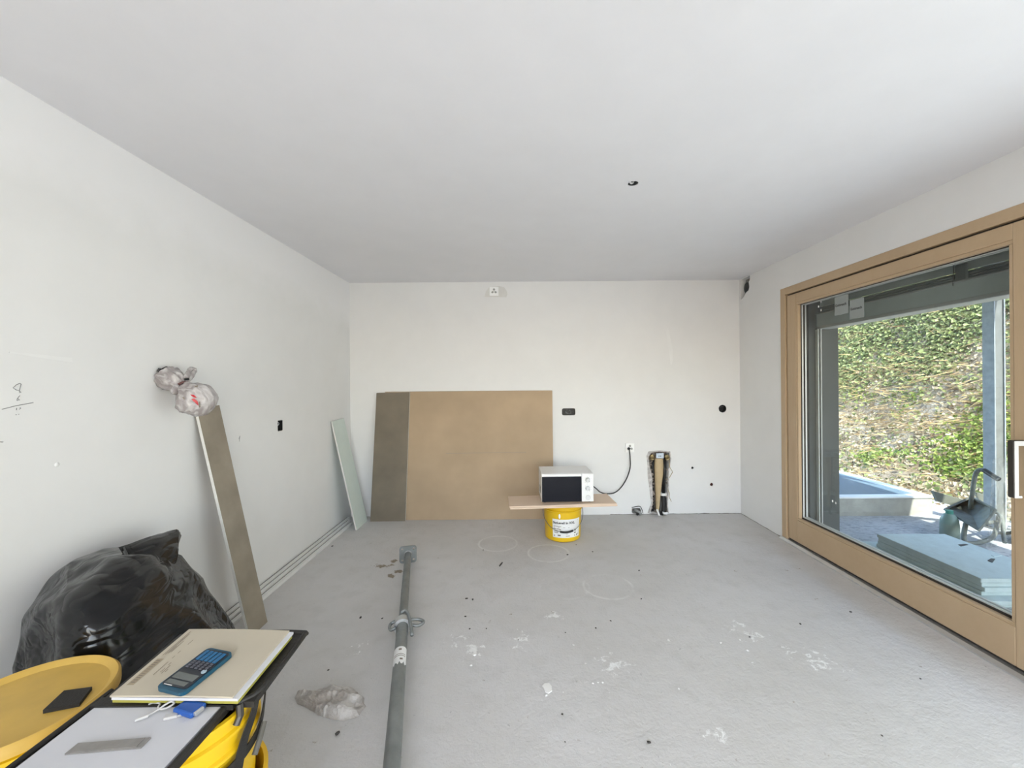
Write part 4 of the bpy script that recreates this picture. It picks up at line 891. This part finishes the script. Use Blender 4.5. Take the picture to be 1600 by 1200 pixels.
for i in range(len(rad)-1):
    for k in range(5): u = k/5; rr2.append(rad[i]*(1-u)+rad[i+1]*u)
rr2.append(rad[-1])
bgm = tube(BM(), pp, rr2, 40, rfun=lambda s_, a: 1 + (0.22*max(0, 1-abs(s_-0.40)/0.26))*math.sin(a*7+s_*5) + 0.06*math.sin(a*13+2))
crumple(bgm, 0.004, 16, 4.0, 0.003)
for v in bgm.verts: v.co.x = max(v.co.x, XL+0.001)
obj('bag_body', bgm, M['bag_white'], hb_, smooth=True)
for lp in (((287,604,-1.64),(292,590,-1.64),(297,578,-1.66),(303,579,-1.66),(298,588,-1.64),(289,600,-1.635)), ((285,603,-1.65),(281,612,-1.635),(270,611,-1.64),(277,604,-1.645))):
    k_ = tube(BM(), spline([atX(*q) for q in lp], 5), 0.012, 8); crumple(k_, 0.006, 30, 1.0); obj('knot_ear', k_, M['bag_white'], hb_, smooth=True)
obj('knot_band', tube(BM(), [atX(286.5, 605, -1.645) + Vector((0.02*math.cos(a), 0.028*math.sin(a), -0.012*math.sin(a)+0.022*math.cos(a))) for a in [2*PI*k/14 for k in range(14)]], 0.006, 8, closed=True), mat('maroon_twist', (0.12, 0.05, 0.045), 0.6), hb_, smooth=True)
bcn = atX(309, 626, -1.572)
def onbulb(px, py, r=0.095):
    d = ray(px, py).normalized(); o_ = Vector((0, 0, CAMZ)); k = (bcn-o_).dot(d); q2 = r*r - ((bcn-o_) - d*k).length_squared
    return o_ + d*(k - math.sqrt(max(q2, 0)))
M['red_ink'] = mat('red_print', (0.50, 0.012, 0.02), 0.4)
for pl_, m_ in ((((297,616.5),(303,617),(307.5,622),(302,620.5)), 'red_ink'), (((299,624),(303,622.5),(308.5,627),(310,634),(305,629.5)), 'red_ink'), (((311,628),(312.5,627),(313,636),(311,637)), 'ink'), (((304,603),(309,602),(309,604),(305,605)), 'ink'), (((284,621),(287,620.5),(289,624),(287,623.5)), 'ink')):
    obj('print_mark', prism(BM(), [onbulb(*q) for q in pl_], (0.001, 0, 0)), M[m_], hb_)
for lp in (((247,581,-1.755),(249,576.5,-1.75),(253,577.5,-1.745)), ((254,577,-1.75),(260,574,-1.745),(264,575,-1.74)), ((288,593,-1.63),(295,592,-1.62))):
    obj('wire_end', tube(BM(), [atX(*q) for q in lp], 0.006, 8), M['black'], hb_)

# ------------------------------------------------------------------ crumpled sheet on the floor
t = NT('crumpled_grey_film'); f1 = t.noise(22, 6, 0.65, dist=1.5); rid = t.math('ABSOLUTE', t.math('SUBTRACT', f1, 0.5))
t.set(t.mix(t.ramp(t.noise(14, 5), 0.4, 0.65), (0.40, 0.36, 0.325, 1), (0.66, 0.63, 0.60, 1)), 0.35, Alpha=0.95); t.bump(rid, 0.8, 0.015)
cm = BM(); cc = atZ(515, 1100); N_ = 34; R_ = []; NR, NA = 17, 64
out = [(460,1089),(466,1080),(478,1083),(498,1077),(520,1071),(548,1074),(569,1090),(571,1104),(558,1122),(535,1127),(515,1124),(497,1118),(480,1106),(464,1100)]
op = [atZ(*q) for q in out]
def outline(a):
    best = []
    for i in range(len(op)):
        p, q = op[i]-cc, op[(i+1) % len(op)]-cc; d = Vector((math.cos(a), math.sin(a))); e = q-p; den = d.x*e.y - d.y*e.x
        if abs(den) < 1e-9: continue
        s_ = (p.x*e.y - p.y*e.x)/den; k = (p.x*d.y - p.y*d.x)/den
        if s_ > 0 and -1e-6 <= k <= 1+1e-6: best.append(s_)
    return max(best) if best else 0.1
for i in range(NR):
    row = []
    for k in range(NA):
        a = 2*PI*k/NA; e = i/(NR-1); rr = outline(a)*(0.03+0.97*e)*(1+(0.05*noise.noise((math.cos(a)*7, math.sin(a)*7, i*0.15)) if i else 0))
        p = cc + Vector((rr*math.cos(a), rr*math.sin(a), 0))
        rg1 = 1-abs(noise.noise((p.x*13, p.y*13, 4)))*2.2; rg2 = 1-abs(noise.noise((p.x*34, p.y*34, 9)))*2.2
        p.z = 0.002 + (1-e**6)*(0.004 + 0.030*max(0, rg1)*(1-0.5*e) + 0.011*max(0, rg2)) if i < NR-1 else 0.001
        row.append(cm.verts.new(p))
    R_.append(row)
for i in range(NR-1):
    for k in range(NA): cm.faces.new((R_[i][k], R_[i][(k+1)%NA], R_[i+1][(k+1)%NA], R_[i+1][k]))
cm.faces.new(R_[0])
tag(obj('crumpled_film', cm, t.m, org=cc), 'crumpled dirty plastic film lying on the floor left of the steel prop', 'plastic film')

# ------------------------------------------------------------------ buckets, lid, folder and small things bottom left
ZT = 0.600
lc = Vector((-1.245, 1.005, 0))
bucket('plaster_bucket', 'yellow bucket standing on the floor at far left, carrying another bucket', lc, 0.145, 0.158, 0.30, M['yellow'])
bucket('plaster_bucket', 'yellow bucket stacked at far left under the dusty lid', lc + Vector((0, 0, 0.301)), 0.145, 0.158, ZT-0.018-0.301, M['yellow'])
ld = thing('bucket_lid', 'dusty yellow round bucket lid at the left edge with a black pad on it', 'bucket lid', (lc.x, lc.y, ZT-0.018))
RL = 0.178
obj('lid_disc', lathe(BM(), [(0, 0.006), (RL-0.022, 0.006), (RL-0.014, 0.014), (RL-0.006, 0.018), (RL, 0.012), (RL, -0.010), (RL-0.004, -0.010), (RL-0.005, 0.0), (0, 0.0)], 64, (lc.x, lc.y, ZT-0.018+0.0)), M['yellow_dusty'], ld, smooth=45)
pz = ZT-0.012
pad = [atZ(x, y, pz+0.002) for x, y in ((67, 1114), (124, 1103), (144, 1077), (100, 1083))]
cx = sum((p for p in pad), Vector())/4
tag(obj('sanding_pad', prism(BM(), [Vector((p.x, p.y, pz)) for p in pad], (0, 0, 0.009)), mat('black_foam', (0.025, 0.023, 0.02), 0.9, bump=0.4, bscale=200), org=(cx.x, cx.y, pz)), 'flat black sanding pad lying on the yellow lid', 'sanding pad')
# nested buckets carrying the folder
cb = Vector((-0.835, 0.985, 0))
bucket('plaster_bucket', 'yellow bucket on the floor with another bucket nested in it, below the folder', cb, 0.155, 0.178, 0.385, M['yellow'])
ZC = 0.612
bucket('plaster_bucket', 'yellow bucket nested in a lower bucket, directly under the black folder', cb + Vector((0, 0, 0.16)), 0.145, 0.165, ZC-0.16, M['yellow'])
# black folder, opened
ff = thing('document_folder', 'open black zip folder holding papers on the yellow bucket', 'folder', (cb.x, 0.95, ZC))
FX, FY = (-1.022, -0.690), (0.715, 0.972)
def slab(x0, x1, y0, y1, zf, th, n=10, bev=None):
    b = BM(); T = []; B_ = []
    for i in range(n+1):
        T.append([]); B_.append([])
        for j in range(n+1):
            x = x0+(x1-x0)*i/n; y = y0+(y1-y0)*j/n; z_ = zf(i/n, j/n); T[i].append(b.verts.new((x, y, z_+th))); B_[i].append(b.verts.new((x, y, z_)))
    for i in range(n):
        for j in range(n):
            b.faces.new((T[i][j], T[i+1][j], T[i+1][j+1], T[i][j+1])); b.faces.new((B_[i][j], B_[i][j+1], B_[i+1][j+1], B_[i+1][j]))
    for i in range(n):
        b.faces.new((T[i][0], B_[i][0], B_[i+1][0], T[i+1][0])); b.faces.new((T[i][n], T[i+1][n], B_[i+1][n], B_[i][n]))
        b.faces.new((T[0][i], T[0][i+1], B_[0][i+1], B_[0][i])); b.faces.new((T[n][i], B_[n][i], B_[n][i+1], T[n][i+1]))
    return b
M['leather'] = mat('black_leatherette', (0.016, 0.014, 0.012), 0.55, var=0.2, scale=30, bump=0.25, bscale=120)
obj('front_flap', slab(FX[0], FX[1], FY[0], FY[1], lambda u, v: ZC, 0.012), M['leather'], ff, smooth=40)
obj('zip_edge', tube(BM(), [(FX[0]+0.006, FY[1]+0.03, ZC+0.014), (FX[0]+0.004, FY[0], ZC+0.014), (FX[1]-0.004, FY[0], ZC+0.014), (FX[1]-0.006, FY[1]-0.01, ZC+0.014)], 0.007, 8), M['leather'], ff)
rearz = lambda u, v: ZC+0.008 + 0.020*v
obj('back_flap', slab(-1.0, -0.632, 0.955, 1.185, rearz, 0.014), M['leather'], ff, smooth=40)
obj('spine', slab(-1.01, -0.675, 0.945, 0.972, lambda u, v: ZC+0.010, 0.012), M['leather'], ff, smooth=40)
obj('zip_edge', tube(BM(), spline([(-0.668, 0.955, ZC+0.02), (-0.640, 0.985, ZC+0.024), (-0.632, 1.06, ZC+0.030), (-0.632, 1.17, ZC+0.040), (-0.645, 1.187, ZC+0.042), (-0.80, 1.190, ZC+0.042), (-0.985, 1.187, ZC+0.040)], 4), 0.007, 8), M['leather'], ff)
# strap hanging on the bucket side
def ribbon(pts, w, th=0.003):
    P = spline([Vector(p) for p in pts], 6); b = BM(); L = []
    for i, p in enumerate(P):
        t_ = (P[min(i+1, len(P)-1)]-P[max(i-1, 0)]).normalized(); rad_ = (p-Vector((cb.x, cb.y, p.z))).normalized(); s_ = t_.cross(rad_).normalized()
        L.append([b.verts.new(p + s_*w/2), b.verts.new(p - s_*w/2), b.verts.new(p - s_*w/2 + rad_*th), b.verts.new(p + s_*w/2 + rad_*th)])
    for p, q in zip(L, L[1:]):
        for k in range(4): b.faces.new((p[k], p[(k+1)%4], q[(k+1)%4], q[k]))
    b.faces.new(L[0]); b.faces.new(L[-1][::-1]); return b
def onb(deg, z_, lift=0.006): a = math.radians(deg); rr = 0.145+0.020*((z_-0.16)/(ZC-0.16)) + 0.008 + lift; return Vector((cb.x+rr*math.cos(a), cb.y+rr*math.sin(a), z_))
obj('strap', ribbon([onb(-75, .485), onb(-45, .500), onb(-20, .500), onb(8, .515), onb(32, .56), onb(42, .60)], 0.022), M['leather'], ff)
obj('strap', ribbon([onb(4, .60), onb(0, .575), onb(-8, .54), onb(-12, .50), onb(-14, .46), onb(-10, .43)], 0.026), M['leather'], ff)
obj('zip_puller', tube(BM(), [onb(14, .525, .016), onb(6, .50, .016), onb(0, .48, .016)], 0.007, 8), mat('dark_buckle', (0.10, 0.095, 0.08), 0.5), ff)
obj('zip_puller', tube(BM(), [Vector((-0.664, 0.952, ZC+0.02)), Vector((-0.660, 0.948, ZC-0.005)), Vector((-0.664, 0.94, ZC-0.02))], 0.008, 8), M['bronze'], ff)
# white sheet on the front flap
wsx = (FX[0]+0.022, FX[1]-0.014)
tag(obj('paper_pad', slab(wsx[0], wsx[1], FY[0]+0.012, FY[1]-0.016, lambda u, v: ZC+0.0122, 0.006), M['paper'], org=(-0.856, 0.85, ZC+0.0122)), 'blank white paper pad on the near flap of the black folder', 'paper pad')
PZ = ZC+0.0186
# note book / block on the back flap
nb = thing('note_block', 'cream printed note block under the calculator', 'note block', (-0.81, 1.05, ZC+0.03))
NX0, NX1, NY0, NY1 = -0.965, -0.668, 0.945, 1.165
NBM = Matrix.Translation((-0.8165, 1.055, 0)) @ Matrix.Rotation(-0.035, 4, 'Z') @ Matrix.Translation((0.8165, -1.055, 0))
nz = lambda u, v: ZC+0.0262 + 0.020*v - 0.003*(1-u)*(1-v)
obj('green_sheets', slab(NX0+0.002, NX1+0.010, NY0+0.004, NY1-0.004, nz, 0.009), mat('olive_sheets', (0.36, 0.33, 0.06), 0.8), nb, xf=NBM)
obj('white_sheets', slab(NX0+0.004, NX1+0.012, NY0, NY1, lambda u, v: nz(u, v)+0.0091, 0.006), M['paper'], nb, xf=NBM)
nt = lambda u, v: nz(u, v)+0.0152 + 0.006*max(0, u*0-0.0) + 0.004*math.sin(u*PI)*0.5
top_o = obj('top_sheet', slab(NX0, NX1, NY0, NY1, nt, 0.004), M['cream'], nb, xf=NBM)
def onpage(u0, u1, v0, v1, m, lift=0.0045, nm='page_print', par=None):
    b = BM(); n = 4; L = []
    for i in range(n+1):
        u = u0+(u1-u0)*i/n; L.append((b.verts.new((NX0+(NX1-NX0)*u, NY0+(NY1-NY0)*v0, nt(u, v0)+lift)), b.verts.new((NX0+(NX1-NX0)*u, NY0+(NY1-NY0)*v1, nt(u, v1)+lift))))
    for p, q in zip(L, L[1:]): b.faces.new((p[0], q[0], q[1], p[1]))
    obj(nm, b, m, par or top_o, xf=NBM)
M['stamp'] = mat('grey_header_bar', (0.36, 0.30, 0.21), 0.8)
onpage(0.035, 0.095, 0.13, 0.50, M['stamp'])
for k in range(11): onpage(0.048, 0.082, 0.16+0.030*k, 0.172+0.030*k, M['ink'], 0.0050)
for (a, b) in ((0.55, 0.95), (0.55, 0.72), (0.60, 0.90)): pass
for i, (u, a, b) in enumerate(((0.045, .55, .95), (0.062, .56, .90), (0.075, .58, .70), (0.088, .60, .78), (0.165, .26, .45), (0.165, .50, .54), (0.165, .58, .62), (0.165, .72, .80), (0.20, .30, .36), (0.20, .40, .44), (0.22, .28, .40), (0.24, .30, .34))):
    onpage(u, u+0.006, a, b, M['ink'], 0.0050)
# calculator
def pagepoint(px, py):
    zz = ZC+0.055
    for _ in range(6):
        p = atZ(px, py, zz); q = NBM.inverted() @ p; u = (q.x-NX0)/(NX1-NX0); v = (q.y-NY0)/(NY1-NY0); zz = nt(min(1, max(0, u)), min(1, max(0, v)))+0.0042
    return atZ(px, py, zz)
k0, k1, k3 = pagepoint(243, 1080), pagepoint(291, 1086), pagepoint(325, 1018)
ey = (k3-k0).normalized(); ez = (k1-k0).cross(ey).normalized(); ex = ey.cross(ez)
CL = (k3-k0).length*1.02; CW = (k1-k0).length*1.0
KX = Matrix(((ex.x, ey.x, ez.x, k0.x), (ex.y, ey.y, ez.y, k0.y), (ex.z, ey.z, ez.z, k0.z+0.0012), (0, 0, 0, 1)))
cal = thing('calculator', 'blue and black scientific calculator lying on the cream note block', 'calculator', k0)
b = BM(); prism(b, [(x, y, 0) for x, y in rrect(0, CW, 0, CL, 0.012, 4)], (0, 0, 0.009)); obj('body', b, M['teal'], cal, xf=KX)
b = BM(); prism(b, [(x, y, 0.009) for x, y in rrect(0.004, CW-0.004, 0.010, CL-0.006, 0.008, 4)], (0, 0, 0.0015)); fp = obj('face_plate', b, mat('navy_black_face', (0.014, 0.018, 0.026), 0.4), cal, xf=KX)
obj('solar_panel', box(0.010, CW-0.016, 0.015, 0.026, 0.0105, 0.0112), M['screen'], fp, xf=KX)
obj('display', box(0.010, CW-0.010, 0.030, 0.047, 0.0105, 0.0114), M['screen'], fp, xf=KX)
obj('front_print', box(0.012, 0.036, 0.0105, 0.0125, 0.0105, 0.0109), M['alu_light'], fp, xf=KX)
def keys(rows, m, nm):
    b = BM()
    for (y, n, w, h) in rows:
        for i in range(n):
            x = 0.008 + (CW-0.016)*(i+0.5)/n; bx(b, x-w/2, x+w/2, y-h/2, y+h/2, 0.0105, 0.0130, 0.0008)
    o = obj(nm, b, m, cal, xf=KX); o['kind'] = 'stuff'
yy = 0.064; kh = (CL-0.075)/9
keys([(yy+kh*i, 5, 0.0085, 0.0045) for i in range(4)], mat('grey_keys', (0.09, 0.09, 0.11), 0.4), 'function_keys')
keys([(yy+kh*(4.2+i*1.05), 5, 0.010, 0.0065) for i in range(5)], mat('blue_keys', (0.015, 0.12, 0.26), 0.35), 'number_keys')
obj('round_key', lathe(BM(), [(0.006, 0.0105), (0.006, 0.0125), (0, 0.013)], 12, (CW-0.012, 0.060, 0)), mat('pale_key', (0.35, 0.45, 0.52), 0.4), cal, xf=KX)
# blue adapter with metal end
a0 = atZ(283, 1121, PZ); ad = thing('usb_adapter', 'blue plastic adapter with a metal plug end lying on the white pad', 'adapter', a0)
p0, p1 = atZ(269, 1116, PZ), atZ(298, 1125, PZ)
fxv = (p1-p0).normalized(); fyv = Vector((-fxv.y, fxv.x, 0)); WX = (p1-p0).length; WY = 0.036
AX = Matrix(((fxv.x, fyv.x, 0, p0.x), (fxv.y, fyv.y, 0, p0.y), (0, 0, 1, PZ), (0, 0, 0, 1)))
obj('body', box(0, WX, 0, WY, 0, 0.013, 0.004, 2), M['blue'], ad, xf=AX)
obj('metal_plug', box(WX-0.001, WX+0.006, 0.006, 0.026, 0.004, 0.012, 0.001), M['galv_bright'], ad, xf=AX)
# white usb cable
M['cable_grey'] = mat('dull_white_cable', (0.52, 0.51, 0.50), 0.5)
uc = thing('usb_cable', 'short white usb cable curled on the white pad beside the blue adapter', 'cable', atZ(245, 1115, PZ))
cpts = [(230, 1119, .004), (240, 1113, .004), (250, 1107, .006), (258, 1101, .010), (268, 1096, .012), (272, 1099, .009), (263, 1105, .006), (254, 1108, .005), (247, 1106, .005), (250, 1099, .006), (240, 1098, .004), (232, 1101, .004)]
obj('cord', tube(BM(), spline([atZ(x, y, PZ+z_) for x, y, z_ in cpts], 6), 0.0022, 8), M['cable_grey'], uc, smooth=True)
obj('connector', tube(BM(), [atZ(211, 1126, PZ+0.004), atZ(222, 1122, PZ+0.004), atZ(232, 1118, PZ+0.004)], [0.0025, 0.0038, 0.0035], 8), M['cable_grey'], uc, smooth=40)
q = atZ(267, 1121, PZ)
obj('connector', box(-0.012, 0.014, -0.007, 0.007, 0, 0.006, 0.001), M['cable_grey'], uc, xf=Matrix.Translation((q.x, q.y, PZ)) @ Matrix.Rotation(0.35, 4, 'Z'))
obj('connector_shell', box(0.014, 0.024, -0.006, 0.006, 0.0008, 0.0052), M['galv_bright'], uc, xf=Matrix.Translation((q.x, q.y, PZ)) @ Matrix.Rotation(0.35, 4, 'Z'))
# grey ruler piece
rp = [atZ(x, y, PZ) for x, y in ((101, 1180), (220, 1170), (236, 1154), (122, 1163))]
tc = sum(rp, Vector())/4
rl_ = BM(); prism(rl_, rp, (0, 0, 0.003)); rin = [tc+(p-tc)*0.86+Vector((0, 0, 0.003)) for p in rp]; prism(rl_, rin, (0, 0, 0.0012))
tag(obj('metal_scraper_blade', rl_, mat('grey_metal_blade', (0.28, 0.265, 0.25), 0.4, 0.3, 0.1, 40), org=(tc.x, tc.y, PZ)), 'flat grey metal blade lying on the white pad', 'blade')

# ------------------------------------------------------------------ crumbs on the floor
def crumb(name, px, py, s_, m, label, group, flat=0.5, n=1):
    p = atZ(px, py); b = BM(); bmesh.ops.create_icosphere(b, subdivisions=1, radius=s_*0.75); rg = random.Random(int(px*7+py))
    for v in b.verts: v.co *= 0.65+0.6*rg.random()
    zmin = min(v.co.z for v in b.verts)*flat
    tag(obj(name, b, m, xf=Matrix.Translation((p.x, p.y, -zmin)) @ Matrix.Rotation(rg.random()*6, 4, 'Z') @ Matrix.Diagonal((1.3, 0.9, flat, 1)), org=p), label, 'debris', group)
M['crumb_dark'] = mat('dark_crumb', (0.06, 0.055, 0.05), 0.9); M['crumb_white'] = mat('plaster_crumb', (0.80, 0.79, 0.77), 0.9)
for px, py, s_ in ((729,936,.010),(738.5,937.5,.012),(727,964,.008),(734,983,.007),(760,982.5,.006),(926,862.5,.008),(900,851.5,.007),(755,860,.008),(887,867.5,.010),(998.5,892,.009),(1002,936,.007),(954,970.5,.007),(931,982,.007),(883.5,989,.006),(1250.5,976,.010),(1329,957,.009),(1171,996,.007),(878.5,1117,.006),(883,1160,.005),(1014,1161,.009),(513,1047.5,.007),(597,967,.009),(519,854,.012),(563,966,.012),(1438,1061,.006),(1378,1150,.005),(810,1000,.004)):
    crumb('debris_crumb', px, py, s_, M['crumb_dark'], 'tiny dark crumb of debris lying on the grey floor', 'dark crumbs on the floor')
for px, py, s_ in ((915,1037.5,.007),(926.5,1068,.006),(934,1067,.005),(941.5,1067,.007),(1044.5,1001,.011),(1167.5,1017,.011),(1156,1000,.007),(1126,1005,.007),(896,1008.5,.009),(853.5,1087.5,.008),(736,1040,.010),(741,1024,.012),(1176,1036,.007),(1060.5,1077,.007),(880,1082,.004),(937,1143,.004),(1047,1195,.005)):
    crumb('plaster_crumb', px, py, s_, M['crumb_white'], 'tiny white plaster crumb lying on the grey floor', 'white crumbs on the floor')
fk = [atZ(x, y) for x, y in ((847,1073),(851,1069),(858,1068.5),(862,1073),(862.5,1080),(857,1084),(852,1082),(850,1077))]
tag(obj('plaster_flake', prism(BM(), fk, (0, 0, 0.004)), M['crumb_white'], org=fk[0]), 'flat white plaster flake in the middle of the floor', 'debris')
for (a, b_, lab) in (((780.5, 885.5), (785, 880), 'small dark stick on the floor near the chalk rings'), ((524.5, 1150), (530.5, 1145.5), 'small brown stick on the floor below the crumpled film')):
    A_, B_ = atZ(*a), atZ(*b_); tag(obj('wood_splinter', tube(BM(), [A_+Vector((0,0,.006)), (A_+B_)/2+Vector((0,0,.006)), B_+Vector((0,0,.006))], [0.005, 0.006, 0.004], 6), M['crumb_dark'], org=A_), lab, 'debris')
# white fixing tab at the foot of the left wall behind the bag
c = atX(321, 938, XL)
ft = thing('wall_tab', 'small white fixing tab low on the left wall beside the bin bag', 'tab', c)
obj('tab_plate', box(XL, XL+0.003, c.y-0.035, c.y+0.04, c.z-0.035, c.z+0.045, 0.001), M['white_plastic'], ft)
obj('tab_ring', tube(BM(), [c+Vector((0.006, 0.014*math.cos(a), 0.014*math.sin(a))) for a in [2*PI*k/14 for k in range(14)]], 0.003, 6, closed=True), M['alu'], ft)
